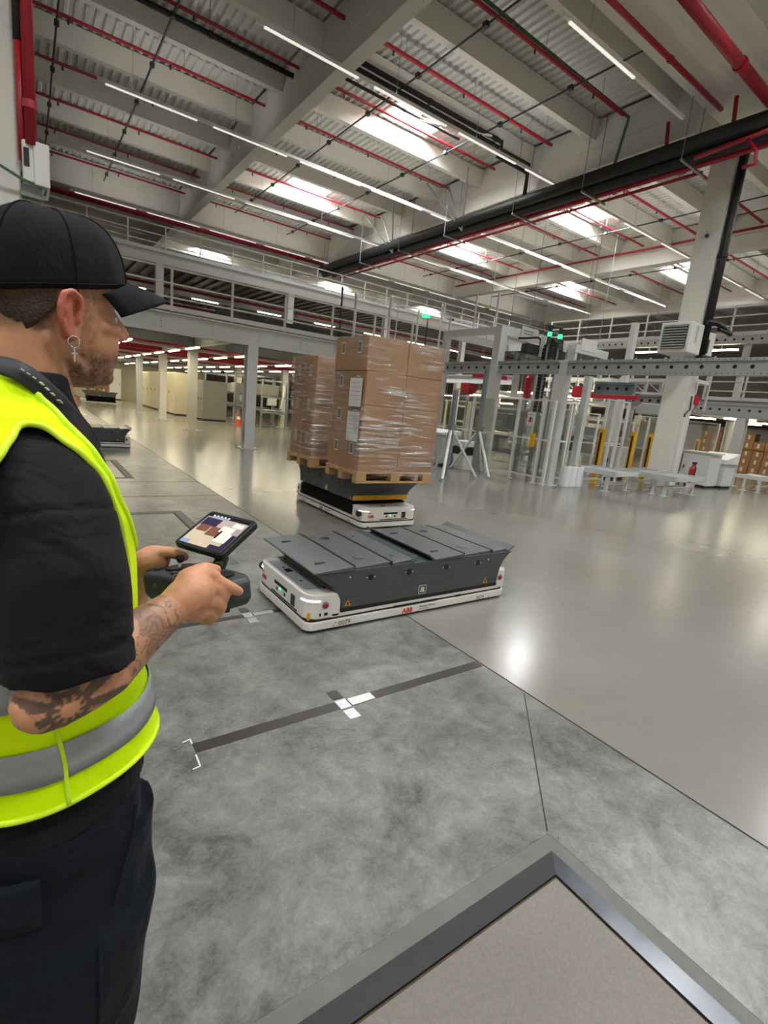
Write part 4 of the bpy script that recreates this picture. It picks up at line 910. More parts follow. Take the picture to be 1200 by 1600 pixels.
t = cabinet('white control desk with sloped top beside the taller cabinet', 19.5, 7.3, 20.3, 8.2, .85, 'cab_light', 1, 'x'); MB().prism([(19.4, .85), (20.35, .85), (20.35, 1.22), (19.4, 1.0)], 'y', 7.25, 8.25).build('sloped_top', M['white_paint'], t, bevel=.01)
# ------------------------------------------------------------------ second mezzanine on the machine side
m2 = struct('machine_mezzanine_floor', (20, 5, 2.9))
MB().box((21.9, -6, 3.05), (44, 24, 3.15)).build('deck', M['deck_under'], m2)
for k in range(8): hbeam(MB(), (22.1+3.2*k, -6, 2.88), (22.1+3.2*k, 24, 2.88), .16, .3).build('floor_beam', M['deck_under'], m2)
hole_bar('perforated_beam', 'perforated edge beam of the low platform right of the column', (21.6, 9.56, 2.79), (21.6, -4, 2.79), .5, .12, .33, .05)
hole_bar('perforated_beam', 'perforated beam turning the corner of the low platform', (21.7, 9.75, 2.79), (26, 9.75, 2.79), .5, .12, .33, .05)
hcol('platform_column', 'grey steel column under the low platform past the white cabinets', 21.7, 7.95, 0, 2.52, .32, along='y')
hcol('platform_column', 'second grey column under the low platform', 25.8, 9.85, 0, 2.52, .3)
post('platform_post', 'pale square post rising from the low platform', 22.1, 8.5, 3.15, 5.3, .2, foot=False)
hole_bar('walkway_beam', 'perforated edge beam of the high walkway behind the column', (22, 17.5, 5.4), (22, -2, 5.4), .32, .12, .3, .045, 'steel_light')
wk = struct('walkway_floor', (24, 7, 5.5)); MB().box((22.06, -3, 5.52), (34, 20, 5.6)).build('deck', M['deck_under'], wk)
rail('guard_rail', 'white guard rail on the high walkway behind the column', (22, 17.5), (22, 2.5), 5.56, 1.1, 9)
rail('guard_rail', 'slim guard rail on the low platform past the column', (22.0, 9.6), (22.0, 0), 3.15, 1.1, 7, 'steel_light')
for i, (x, y) in enumerate(((22.6, 12.5), (22.6, 9.6), (22.6, 6.2), (24.5, 4.6))): 
    t = thing('walkway_lamp', 'lit tube lamp under the high walkway, %s from the gantry' % ORD[i], 'light', (x, y, 5.1)); MB().box((x-.05, y-.6, 5.1), (x+.05, y+.6, 5.16)).build('tube_lamp', M['lamp_emit'], t); MB().tube([(x, y, 5.16), (x, y, 5.5)], .02, 6).build('hanger', M['galv'], t)
for i, (x, y) in enumerate(((23.2, 8.6), (23.4, 6.8), (24.6, 10.6), (25, 7.6), (26, 6.6), (26, 9.0), (28, 10), (28, 7.4))):
    t = thing('platform_lamp', 'lit tube lamp under the low platform, %s from the column' % ORD[i], 'light', (x, y, 2.5), group='lamps under the low platform'); MB().box((x-.06, y-.55, 2.5), (x+.06, y+.55, 2.56)).build('tube_lamp', M['lamp_emit'], t)
    MB().tube([(x, y, 2.56), (x, y, 3.06)], .015, 6).build('hanger', M['galv'], t)
for y in (6, 11): area('tube_glow', (24.5, y, 2.45), 5, .3, 40, (1, .88, .65)); area('tube_glow', (24.5, y, 5.0), 5, .3, 60, (1, .95, .85))
# tube lamps deep behind the cell: bright dashes between the posts
for i, (x, y) in enumerate(((17.5, 15), (19.5, 18), (18.5, 13), (21, 21), (24, 16), (23, 26), (27, 22), (21.3, 15.2), (26, 13), (29, 16), (30, 27), (20, 30), (25, 32), (17, 24), (18, 36))):
    t = thing('hall_lamp', 'lit tube lamp hung deep behind the cell fences, %s by distance' % ORD[i], 'light', (x, y, 3.0), group='lamps behind the cell'); MB().box((x-.06, y-.7, 2.75), (x+.06, y+.7, 2.82)).build('tube_lamp', M['lamp_emit'], t)
    MB().tube([(x, y, 2.82), (x, y, 6.62 if y > 23.5 and x < 31 else 11.6)], .012, 5).build('hanger', M['galv'], t)
for x, y in ((18, 16), (22, 22), (26, 16), (24, 30)): area('tube_glow', (x, y, 2.7), 4, 4, 90, (1, .92, .74))
# background machinery in the cell and behind it
def rack(label, x0, y0, x1, y1, h_, m, seed, name='machine_rack'):
    rnd = random.Random(seed); t = thing(name, label, 'machine', ((x0+x1)/2, (y0+y1)/2, 0))
    for x in (x0, x1):
        for y in (y0, y1): MB().box((x-.05, y-.05, 0), (x+.05, y+.05, h_)).build('post', M[m], t)
    for z in (.6, 1.3, 2.0, h_-.05):
        if z > h_: continue
        for y in (y0, y1): MB().box((x0, y-.03, z-.04), (x1, y+.03, z+.04)).build('cross_bar', M[m], t)
        for x in (x0, x1): MB().box((x-.03, y0, z-.04), (x+.03, y1, z+.04)).build('cross_bar', M[m], t)
    for k in range(5):
        w_, d_, hh = rnd.uniform(.3, .8), rnd.uniform(.3, .9), rnd.uniform(.2, .6); w_ = min(w_, x1-x0-.05); x = rnd.uniform(x0, x1-w_); y = rnd.uniform(y0, max(y0+.01, y1-d_)); z = rnd.choice((.64, 1.34, .64))
        MB().box((x, y, z), (x+w_, y+d_, z+hh)).build('unit', M[rnd.choice(('cab_grey', 'dark_steel', 'cab_light', 'galv', 'cream'))], t, bevel=.015)
    return t
for i, (x0, y0, x1, y1, h_, m) in enumerate(((12.3, 10.3, 12.95, 12.4, 1.9, 'galv'), (14.8, 12.4, 17, 14, 2.6, 'steel_grey'), (17.4, 10.6, 18.8, 13, 2.6, 'steel_grey'), (16.5, 15.6, 19.5, 18, 2.8, 'cream'), (20.5, 12.0, 22, 14.5, 2.7, 'cream'), (20.5, 16, 23, 19, 2.8, 'steel_grey'))):
    rack('%s machine frame with housings inside the fenced cell, %s from the tripod' % ('Cream' if m == 'cream' else 'Grey', ORD[i]), x0, y0, x1, y1, h_, m, i+3)
t = thing('machine_hood', 'rounded grey machine housing beside the concrete column', 'machine', (17.6, 9.2, 2.3)); MB().prism([(8.5, 2.25), (9.6, 2.25), (9.6, 2.5), (9.4, 2.62), (8.6, 2.6)], 'x', 17.2, 18.2).build('hood', M['cab_grey'], t, bevel=.03); MB().box((17.4, 8.7, 0), (17.5, 8.8, 2.25)).build('leg', M['steel_grey'], t)
cabinet('grey switch cabinet inside the cell beyond the yellow posts', 15.7, 9.1, 16.6, 9.8, 1.1, 'cab_grey', 2)
# upper clutter between the perforated beam and the high walkway
for i, (y0, y1) in enumerate(((8.6, 11.5), (11.8, 15.5))):
    t = thing('platform_conveyor', 'white framed conveyor on the platform behind the cell, %s from the column' % ORD[i], 'conveyor', (19.5, y0, 3.1))
    MB().box((19.0, y0, 3.5), (20.0, y1, 3.62)).build('bed', M['steel_light'], t); MB().box((18.95, y0, 3.0), (19.0, y1, 3.12)).build('stringer', M['steel_light'], t)
    n = 5
    for k in range(n+1):
        y = y0+(y1-y0)*k/n
        for x in (19.05, 19.95): MB().box((x-.03, y-.03, 2.6), (x+.03, y+.03, 4.5 if x > 19.5 else 3.5)).build('upright', M['steel_light'], t)
        if k < n: MB().bar((19.05, y, 3.06), (19.05, y+(y1-y0)/n, 3.5), .03, .03).build('brace', M['steel_light'], t)
    MB().bar((19.95, y0, 4.4), (19.95, y1, 4.4), .04, .04).build('guide_rail', M['white_paint'], t)
    MB().box((19.2, y0+.8, 3.62), (19.8, y0+1.4, 3.95)).build('drive_unit', M['dark_steel'], t, bevel=.02)
post('platform_post', 'grey post carrying the platform conveyor nearer the corner post', 19.0, 8.7, 0, 3.0, .14); post('platform_post', 'grey post carrying the platform conveyor deeper in the cell', 19.1, 11.6, 0, 3.0, .14); post('platform_post', 'grey post carrying the far platform conveyor', 19.0, 15.3, 0, 3.0, .14)
# tall stack lights and the slim masts in front of the gangway
for i, (px, py, Y) in enumerate(((859, 522, 9.1), (875, 526, 9.0))):
    p = AY(px, py, Y); t = thing('stack_light', 'signal tower with a green light above the cell, %s of two' % ORD[i], 'lamp', (p.x, p.y, p.z))
    MB().tube([(p.x, p.y, 0), (p.x, p.y, p.z-.3)], .025, 6).build('mast', M['galv'], t); MB().lathe([(.05, -.3), (.05, -.06)], p, 10).build('base', M['dark_steel'], t); MB().lathe([(.055, -.06), (.055, .05)], p, 10).build('green_lens', M['led_green'], t); MB().lathe([(.055, .05), (.055, .22)], p, 10).build('black_cap', M['amr_black'], t)
for i, (px, y0, y1, r) in enumerate(((580, 440, 520, .03), (603, 450, 520, .05), (660, 455, 530, .05), (671, 470, 535, .02), (705, 480, 528, .04), (744, 470, 520, .035))):
    a, b_ = AY(px-(y1-y0)*-.04, y0, 12.9), None
    b_ = Vector((a.x, a.y, 3.5)); m = 'dark_steel' if i in (0,) else 'steel_light'
    t = thing('slim_mast', 'slim %s mast rising behind the carton stacks, %s from the shorter stack' % ('dark' if i == 0 else 'pale', ORD[i]), 'post', (a.x, a.y, 3.5 if a.x < 12.5 else 0))
    MB().tube([(a.x, 14.62, 3.5 if a.x < 12.6 else 0), (a.x, 14.62, a.z)], r, 8).build('mast', M[m], t); MB().tube([(a.x-.0, 14.62, a.z), (a.x+.0, 14.62, a.z+.08)], [r*1.3, r*.6], 8).build('cap', M[m], t)
p = AY(667, 493, 14.4); t = thing('signal_lamp', 'green signal lamp on the slim masts behind the tall carton stack', 'lamp', p); MB().box((p.x-.12, p.y, p.z-.06), (p.x+.12, p.y+.1, p.z+.03)).build('lens', M['led_green'], t); MB().tube([(p.x+.1, p.y+.05, p.z), (p.x+.1, p.y+.05, 3.5)], .02, 6).build('stem', M['dark_steel'], t)
# ------------------------------------------------------------------ carton store beyond the platform
ROWN = 'first second third fourth fifth sixth seventh eighth ninth tenth'.split()
for iy in range(9):
    top_ = 5 if iy % 3 else 4
    for iz in range(top_):
        x, y, z = 29.5+.06*((iy*3+iz) % 3), 8.1+iy*.5, .15+iz*.4
        t = thing('stored_carton', 'brown stock carton under the low platform, %s layer up, %s stack from the hall' % (ROWN[iz], ROWN[iy]), 'box', (x, y, z), group='cartons in the stock block')
        MB().box((x, y, z), (x+.6, y+.47, z+.395)).build('box', M['carton'], t); MB().box((x-.003, y+.2, z+.1), (x, y+.3, z+.3)).build('sticker', M['label_white'], t)
for iy in range(3): pallet('wooden pallet under the stock cartons, %s from the hall' % ROWN[iy], 29.45, 8.08+iy*1.5, 0, .8, 1.48)
one('exit_sign', MB().box((16.72, 7.52, 2.62), (17.02, 7.548, 2.9)), M['red_paint'], 'small red fire sign beside the concrete column head under the beam', 'sign')
# ================================================================== THE MAN
PHI = math.radians(24)
Dv = Vector((math.cos(PHI), math.sin(PHI), 0)); Rv = Vector((math.sin(PHI), -math.cos(PHI), 0)); Uz = Vector((0, 0, 1))
def skinmat(name, rough=.5):
    m = bpy.data.materials.new(name); m.use_nodes = True; nt = m.node_tree; b = nt.nodes['Principled BSDF']; L = nt.links.new
    a = nt.nodes.new('ShaderNodeAttribute'); a.attribute_name = 'tint'; tc = nt.nodes.new('ShaderNodeTexCoord')
    n = nt.nodes.new('ShaderNodeTexNoise'); n.inputs['Scale'].default_value = 90; n.inputs['Detail'].default_value = 4; L(tc.outputs['Object'], n.inputs['Vector'])
    r = nt.nodes.new('ShaderNodeMapRange'); r.inputs['To Min'].default_value = .86; r.inputs['To Max'].default_value = 1.12; L(n.outputs['Fac'], r.inputs['Value'])
    mx = nt.nodes.new('ShaderNodeMix'); mx.data_type = 'RGBA'; mx.blend_type = 'MULTIPLY'; mx.inputs[0].default_value = 1
    L(a.outputs['Color'], mx.inputs[6]); L(r.outputs[0], mx.inputs[7]); L(mx.outputs[2], b.inputs['Base Color'])
    b.inputs['Roughness'].default_value = rough; b.inputs['Subsurface Weight'].default_value = .12; b.inputs['Subsurface Radius'].default_value = (.012, .005, .003); b.inputs['Subsurface Scale'].default_value = .6
    bp = nt.nodes.new('ShaderNodeBump'); bp.inputs['Strength'].default_value = .12; bp.inputs['Distance'].default_value = .002; L(n.outputs['Fac'], bp.inputs['Height']); L(bp.outputs[0], b.inputs['Normal'])
    return m
def clothmat(name, col, scale=420, rough=.85, wr=.5, wscale=9):
    m = mat(name, col, rough, spec=.12); nt = m.node_tree; b = nt.nodes['Principled BSDF']; L = nt.links.new
    tc = nt.nodes.new('ShaderNodeTexCoord'); n = nt.nodes.new('ShaderNodeTexNoise'); n.inputs['Scale'].default_value = wscale; n.inputs['Detail'].default_value = 3; n.inputs['Distortion'].default_value = .8; L(tc.outputs['Object'], n.inputs['Vector'])
    w = nt.nodes.new('ShaderNodeTexNoise'); w.inputs['Scale'].default_value = scale; L(tc.outputs['Object'], w.inputs['Vector'])
    b1 = nt.nodes.new('ShaderNodeBump'); b1.inputs['Strength'].default_value = wr; b1.inputs['Distance'].default_value = .03; L(n.outputs['Fac'], b1.inputs['Height'])
    b2 = nt.nodes.new('ShaderNodeBump'); b2.inputs['Strength'].default_value = .15; b2.inputs['Distance'].default_value = .001; L(w.outputs['Fac'], b2.inputs['Height']); L(b1.outputs[0], b2.inputs['Normal']); L(b2.outputs[0], b.inputs['Normal'])
    b.inputs['Sheen Weight'].default_value = .02
    return m
M['skin'] = skinmat('skin')
M['shirt'] = clothmat('shirt', '#1a181b', wr=.7); M['cap'] = clothmat('cap', '#151619', 600, wr=.2, wscale=14); M['trousers'] = clothmat('trousers', '#151920', 500, wr=.75, wscale=7)
M['hivis'] = clothmat('hivis', '#daff00', 700, .7, wr=.35, wscale=8); M['hivis_edge'] = mat('hivis_edge', '#d6f628', .7)
M['reflective'] = clothmat('reflective', '#9da2a4', 900, .45, wr=.3); M['hair'] = mat('hair', '#4a3829', .7, var=.5, vscale=160, bump=.6, bscale=320)
M['strap'] = mat('strap', '#12141a', .6); M['silver'] = mat('silver', '#d8d8da', .2, metal=1.0); M['eye_white'] = mat('eye_white', '#d9d2cb', .2); M['iris'] = mat('iris', '#3b2a1c', .15)
man = thing('person', 'man in black cap and yellow safety vest holding a remote control with a screen', 'person', (0.0, .88, 0))
def remesh(mb, vox, smooth=3, fac=.5):
    me = bpy.data.meshes.new('tmp'); me.from_pydata(mb.v, [], mb.f); me.update(); o = bpy.data.objects.new('tmp', me); COL.objects.link(o)
    r = o.modifiers.new('r', 'REMESH'); r.mode = 'VOXEL'; r.voxel_size = vox; r.use_smooth_shade = True
    if smooth: s = o.modifiers.new('s', 'SMOOTH'); s.iterations = smooth; s.factor = fac
    dg = bpy.context.evaluated_depsgraph_get(); out = bpy.data.meshes.new_from_object(o.evaluated_get(dg)); bpy.data.objects.remove(o); bpy.data.meshes.remove(me)
    out.polygons.foreach_set('use_smooth', [True]*len(out.polygons)); return out
def link(name, me, m, parent, label=None):
    me.name = name; me.materials.clear(); me.materials.append(m); o = bpy.data.objects.new(name, me); COL.objects.link(o); adopt(o, parent)
    if label: o['label'] = label
    return o
def lerp(tab, z):
    if z <= tab[0][0]: return tab[0][1:]
    for i in range(len(tab)-1):
        if z <= tab[i+1][0]:
            f = (z-tab[i][0])/(tab[i+1][0]-tab[i][0]); f = f*f*(3-2*f)*.5+f*.5
            return tuple(a+(b-a)*f for a, b in zip(tab[i][1:], tab[i+1][1:]))
    return tab[-1][1:]
sgp = lambda v, e: math.copysign(abs(v)**e, v)
# torso: z, forward offset of the axis, half depth, half width
TX, TY = -.038, .872
TORSO = [(.80, .015, .135, .182), (.92, .015, .138, .186), (1.0, .018, .136, .178), (1.1, .016, .132, .168), (1.2, .0, .13, .172), (1.32, -.012, .132, .182), (1.41, -.018, .13, .188), (1.467, -.022, .122, .182), (1.507, -.022, .112, .162), (1.542, -.018, .096, .125), (1.571, -.01, .082, .092), (1.6, .004, .068, .072), (1.63, .014, .06, .062)]
def tor(z, th, off=0.0, ex=.85):
    cx, a, b = lerp(TORSO, z); a += off; b += off
    return Vector((TX, TY, z))+Dv*(cx+a*sgp(math.cos(th), ex))+Rv*(b*sgp(math.sin(th), ex))
HC = Vector((.036, .905, 1.588)); HS = .93                        # head: point over the chin, scale
# head profile: height over the chin, front, back, half width
HEAD = [(-.006, .052, -.03, .018), (.004, .078, -.035, .033), (.014, .087, -.04, .044), (.028, .089, -.046, .054), (.04, .088, -.055, .060), (.048, .093, -.06, .063), (.054, .091, -.064, .065), (.061, .095, -.068, .067), (.072, .094, -.074, .069), (.086, .092, -.082, .071), (.103, .087, -.09, .073), (.116, .080, -.096, .0745), (.126, .085, -.098, .0755), (.136, .094, -.1, .076), (.155, .093, -.1, .0765), (.18, .085, -.095, .074), (.2, .07, -.084, .066), (.216, .048, -.066, .052), (.228, .02, -.042, .032), (.233, .0, -.02, .012)]
def hd(z, th, off=0.0):
    xf, xb, w_ = lerp(HEAD, z); xc = -.008; c, s_ = math.cos(th), math.sin(th)
    x = xc+((xf-xc)+off/HS)*sgp(c, .92) if c > 0 else xc+((xc-xb)+off/HS)*sgp(c, .95)
    return HC+Dv*(x*HS)+Rv*((w_+off/HS)*HS*sgp(s_, .86))+Uz*(z*HS)
def hl(x, y, z): return HC+Dv*(x*HS)+Rv*(y*HS)+Uz*(z*HS)       # y towards his right ear
N = 40
body = MB()
body.loft([[hd(-.006+.239*k/46, 2*PI*i/N) for i in range(N)] for k in range(47)])
def blob(mb, c, r, sc=(1, 1, 1), ax=None, n=10):
    ax = ax or (Dv, Rv, Uz); rings = []
    for k in range(1, n): 
        a = PI*k/n; rings.append([Vector(c)+ax[2]*(-math.cos(a)*r*sc[2])+ax[0]*(math.sin(a)*math.cos(2*PI*i/12)*r*sc[0])+ax[1]*(math.sin(a)*math.sin(2*PI*i/12)*r*sc[1]) for i in range(12)])
    mb.loft(rings)
def limb(mb, pts, rad, n=14): 
    mb.tube(pts, rad, n)
    for p, r in ((pts[0], rad[0]), (pts[-1], rad[-1])): blob(mb, p, r*.98)
# nose, brow, lips, chin, jaw
limb(body, [hl(.084, 0, .13), hl(.094, 0, .114), hl(.106, 0, .098), hl(.112, 0, .089)], [.008, .008, .0095, .0105])
limb(body, [hl(.088, 0, .12), hl(.1, 0, .096)], [.010, .013])
for s in (1, -1):
    blob(body, hl(.097, s*.012, .083), .0095, (1.25, .85, .8))
    limb(body, [hl(.088, s*.014, .133), hl(.085, s*.032, .136), hl(.072, s*.05, .132)], [.008, .0085, .007], 10)
    limb(body, [hl(.07, s*.042, .09), hl(.045, s*.06, .09)], [.012, .010], 10)
    limb(body, [hl(.015, s*.052, .022), hl(-.012, s*.06, .04), hl(-.02, s*.064, .075)], [.009, .010, .009], 10)
    blob(body, hl(.07, s*.032, .105), .0115, (.7, 1.1, .8))
limb(body, [hl(.088, .02, .052), hl(.096, 0, .0535), hl(.088, -.02, .052)], [.004, .0062, .004], 10)
limb(body, [hl(.086, .018, .044), hl(.0945, 0, .0445), hl(.086, -.018, .044)], [.005, .007, .005], 10)
blob(body, hl(.076, 0, .014), .017, (.9, 1.1, .8))
# ears
for s in (1, -1):
    E0 = lambda x, z, o=0.0: hl(-.012+x*.88, s*(.073+o), .092+z*.97)
    rim = [(.008, -.004, .004), (.013, .016, .006), (.008, .031, .013), (-.007, .038, .019), (-.023, .032, .023), (-.03, .014, .024), (-.028, -.004, .021), (-.02, -.018, .015), (-.008, -.028, .009), (.003, -.026, .005), (.007, -.014, .003)]
    body.tube([E0(*q) for q in rim], .0046, 8)
    body.tube([E0(-.002, -.012, .004), E0(-.014, -.006, .013), E0(-.016, .01, .015), E0(-.008, .022, .012)], .0042, 8)
    limb(body, [E0(-.012, -.022, .006), E0(-.014, .0, .008), E0(-.01, .026, .008)], [.008, .009, .007], 8)
    blob(body, E0(-.004, -.026, .006), .0075, (1, .6, 1.1)); blob(body, E0(.008, -.002, .002), .005)
# neck
limb(body, [Vector((TX, TY, 1.5))+Dv*-.02, hl(-.05, 0, -.045), hl(-.04, 0, .02), hl(-.03, 0, .08)], [.068, .061, .058, .056], 24)
limb(body, [hl(.012, .03, -.075), hl(-.035, .058, .06)], [.014, .012], 10); limb(body, [hl(.012, -.03, -.075), hl(-.035, -.058, .06)], [.014, .012], 10)
blob(body, hl(.022, 0, -.03), .014)
# torso and legs under the clothes
body.loft([[tor(.84+.76*k/24, 2*PI*i/N, -.012) for i in range(N)] for k in range(25)])
HIP = Vector((TX, TY, .93))
for s in (1, -1):
    limb(body, [HIP+Rv*s*.085, HIP+Rv*s*.095+Dv*.01-Uz*.42, HIP+Rv*s*.1-Dv*.02-Uz*.83], [.09, .058, .042], 16)
    limb(body, [HIP+Rv*s*.1-Dv*.03-Uz*.87, HIP+Rv*s*.11+Dv*.13-Uz*.89], [.036, .03], 10)
# arms: right (towards the lens) and left
SR, ER, WR = Vector((.02, .715, 1.455)), AY(86, 1088, .635), AY(270, 950, .712)
MR = ER.lerp(WR, .35)+Vector((0, -.004, -.004))
limb(body, [SR, SR.lerp(ER, .5), ER.lerp(SR, .12)], [.044, .046, .042], 18)
limb(body, [ER, ER.lerp(WR, .2)-Uz*.002, MR, ER.lerp(WR, .7), WR], [.038, .043, .042, .033, .0255], 18)
blob(body, ER+Vector((-.012, -.004, -.004)), .033)
SL, EL, WL = Vector((TX, TY, 1.465))-Rv*.16-Dv*.0, AY(196, 938, 1.13), AY(222, 880, 1.03)
limb(body, [SL, SL.lerp(EL, .5), EL], [.055, .048, .04], 16); limb(body, [EL, EL.lerp(WL, .4), WL], [.04, .038, .026], 16)
# right hand
def fing(pts, rad): limb(body, [AY(*p) for p in pts], rad, 10)
limb(body, [WR, AY(284, 938, .716), AY(303, 924, .722)], [.026, .029, .031], 14)
limb(body, [AY(300, 912, .728), AY(320, 897, .74), AY(333, 902, .74)], [.026, .019, .013], 12)
limb(body, [AY(298, 926, .722), AY(318, 917, .732), AY(337, 920, .735)], [.026, .02, .0125], 12)
limb(body, [AY(298, 940, .722), AY(315, 936, .73), AY(334, 939, .733)], [.024, .02, .0125], 12)
limb(body, [AY(298, 952, .724), AY(311, 955, .73), AY(323, 954, .735)], [.02, .017, .0115], 12)
fing([(334, 906, .738), (352, 915, .742), (362, 919, .746), (373, 924, .752)], [.0125, .0108, .0098, .0082])
fing([(337, 921, .735), (349, 932, .744), (346, 942, .768), (334, 944, .79)], [.0122, .0108, .0098, .009])
fing([(334, 939, .733), (345, 948, .744), (341, 957, .768), (330, 957, .79)], [.0118, .0104, .0095, .0088])
fing([(324, 954, .735), (333, 963, .747), (328, 970, .768), (318, 969, .785)], [.0105, .0092, .0085, .0078])
fing([(294, 925, .735), (305, 900, .75), (322, 889, .762), (337, 891, .77)], [.018, .0145, .0122, .0095])
# left hand on the far stick
limb(body, [WL, AY(234, 876, 1.02), AY(243, 874, 1.015)], [.026, .029, .029], 14)
fing([(240, 868, 1.01), (256, 863, 1.0), (272, 864, .99), (288, 870, .985)], [.017, .013, .0118, .0095])
for q in range(4): fing([(244, 876+3.2*q, 1.025+.006*q), (256, 880+3*q, 1.04+.006*q), (262, 889+3*q, 1.03), (256, 896+2*q, 1.01)], [.0125, .0108, .0098, .0088])
bm_ = remesh(body, .0027, 4, .5)
# ---- skin colour per point: stubble, sideburn, warm ear, tattoos
skin0 = lin('#cc936f'); ink = lin('#3b3833'); stub = lin('#5a3f30'); red_ = lin('#b8604e'); lip = lin('#a4574c')
hi_ = bm_.attributes.new('tint', 'FLOAT_COLOR', 'POINT'); nv = len(bm_.vertices); co = [0.0]*(nv*3); bm_.vertices.foreach_get('co', co); cols = [0.0]*(nv*4)
def mixc(a, b, f): f = max(0, min(1, f)); return tuple(x+(y-x)*f for x, y in zip(a, b))
axF = (WR-ER).normalized(); LF = (WR-ER).length
side = axF.cross(Vector((0, 1, 0))).normalized()
if side.z < 0: side = -side                                       # across the forearm, upwards
outw = side.cross(axF); outw = outw if outw.y < 0 else -outw      # towards the lens
for i in range(nv):
    p = Vector(co[3*i:3*i+3]); c = skin0; q = (p-HC)/HS; x, y, z = q.dot(Dv), q.dot(Rv), q.z
    if p.z > 1.53 and (p-HC).length < .3:
        nz = mnoise.noise(p*260)*.5+mnoise.noise(p*90)*.5
        if z < .07 and x > -.03:                                   # stubble and beard
            jaw = min(1, max(0, (.062-z)/.02)) if x < .07 else min(1, max(0, (.06-z)/.012))
            f = jaw*min(1, max(0, (z+.03)/.02))*min(1, max(0, (x+.03)/.03))*(.85+.9*nz)*(1.0 if z > -.004 else .5)
            if x > .086 and .041 < z < .057 and abs(y) < .024: c = mixc(skin0, lip, .7)
            else: c = mixc(c, stub, f*.85)
        if .05 < z < .16 and .004 < x < .036 and abs(y) > .05: c = mixc(c, stub, (.5+.8*nz)*.75*min(1, (.036-x)/.012))
        if z > .118 and abs(y) > .03: c = mixc(c, stub, min(1, (z-.118)/.012)*(.55+.6*nz)*(.9 if x < .045 else .35))
        if z > .06 and x < -.02 and abs(y) < .078: c = mixc(c, stub, min(1, (z-.06)/.02)*min(1, (-.02-x)/.02)*(.8+.5*nz))
        if abs(y) > .075 and .06 < z < .15 and x < .012: c = mixc(c, red_, .5+.4*min(1, max(0, (abs(y)-.078)/.012)))
        if x > .085 and z > .07: c = mixc(c, red_, .18)
    t = (p-ER).dot(axF)/LF; r_ = (p-ER-axF*(t*LF)).length
    if -.2 < t < 1.0 and r_ < .06 and p.y < .8:
        u = (p-ER).dot(side)/.042; o_ = (p-ER-axF*(t*LF)).dot(outw)
        if o_ > -.012:
            cu, cv = (t*LF+.004), (p-ER).dot(side)+.006            # sun by the elbow
            rr = math.hypot(cu, cv); an = math.atan2(cv, cu)
            if rr < .085 and t < .38:
                k = 0
                if .0095 < rr < .0225: k = .85 if (rr > .0165 or math.cos(an*10) > -.2) else .2
                elif rr <= .0095: k = .05
                elif rr < .08 and abs(math.sin(an*4.5+.3)) > .5+.5*(rr-.022)/.058: k = .85
                elif .018 < rr < .05: k = .22+.3*mnoise.noise(p*160)
                c = mixc(c, ink, k)
            elif .36 < t < .97:                                    # swirling bands towards the wrist
                n1 = mnoise.noise(Vector((t*7, u*2.2, 3.1))); ln = abs(math.sin((u*1.6+n1*2.6+t*5)*3.2))
                k = .9 if ln < .33 else .38
                if t > .55 and mnoise.noise(Vector((t*5, u*1.6, 9))) > .0: k = max(k, .65)
                if mnoise.noise(Vector((t*4.3, u*1.1, 17))) < -.25: k *= .3
                c = mixc(c, ink, k*.9)
    if p.y < .82 and t > .97 and r_ < .12: 
        c = mixc(c, red_, .25*max(0, mnoise.noise(p*40)+.3))
    cols[4*i:4*i+4] = [c[0], c[1], c[2], 1.0]
hi_.data.foreach_set('color', cols)
link('body', bm_, M['skin'], man)
# ---- eyes, brows, earring
for s in (1, -1):
    e = MB(); blob(e, hl(.0715, s*.031, .1075), .0105, n=10); eo = e.build('eye', M['eye_white'], man, smooth=True)
    e = MB(); blob(e, hl(.0805, s*.0315, .1075), .0045, (.5, 1, 1)); e.build('iris', M['iris'], eo, smooth=True)
    MB().tube([hl(.0935, s*.012, .136), hl(.093, s*.03, .1405), hl(.081, s*.048, .137)], [.003, .0038, .002], 6).build('eyebrow', M['hair'], man, smooth=True)
er = hl(-.016, .0835, .064)
eo = MB().tube([er+Dv*(.0075*math.cos(2*PI*k/16))+Uz*(-.004+.0075*math.sin(2*PI*k/16))+Rv*.003 for k in range(17)], .0011, 6, cap=False).build('earring', M['silver'], man, smooth=True)
e = MB(); e.bar(er+Rv*.004-Uz*.0115, er+Rv*.004-Uz*.03, .0016, .0016); e.bar(er+Rv*.004-Uz*.019-Dv*.004, er+Rv*.004-Uz*.019+Dv*.004, .0016, .0016); e.build('pendant', M['silver'], eo)
# ---- hair at the back and sides under the cap
h_ = MB(); rings = []
for k in range(9):
    row = []
    for i in range(41):
        th = math.radians(104+152*i/40); zl = .062+.03*abs(math.cos((th-PI)*1.2))*0+.045*(abs(th-PI)/math.radians(76))**3; z = zl+(.142-zl)*k/8
        row.append(hd(z, th, .0045+.003*math.sin(k*1.1+i*2.3)*.4))
    rings.append(row)
h_.loft(rings, cap=False, closed=False); o = h_.build('hair', M['hair'], man, smooth=True); sm = o.modifiers.new('thick', 'SOLIDIFY'); sm.thickness = .005; sm.offset = 1
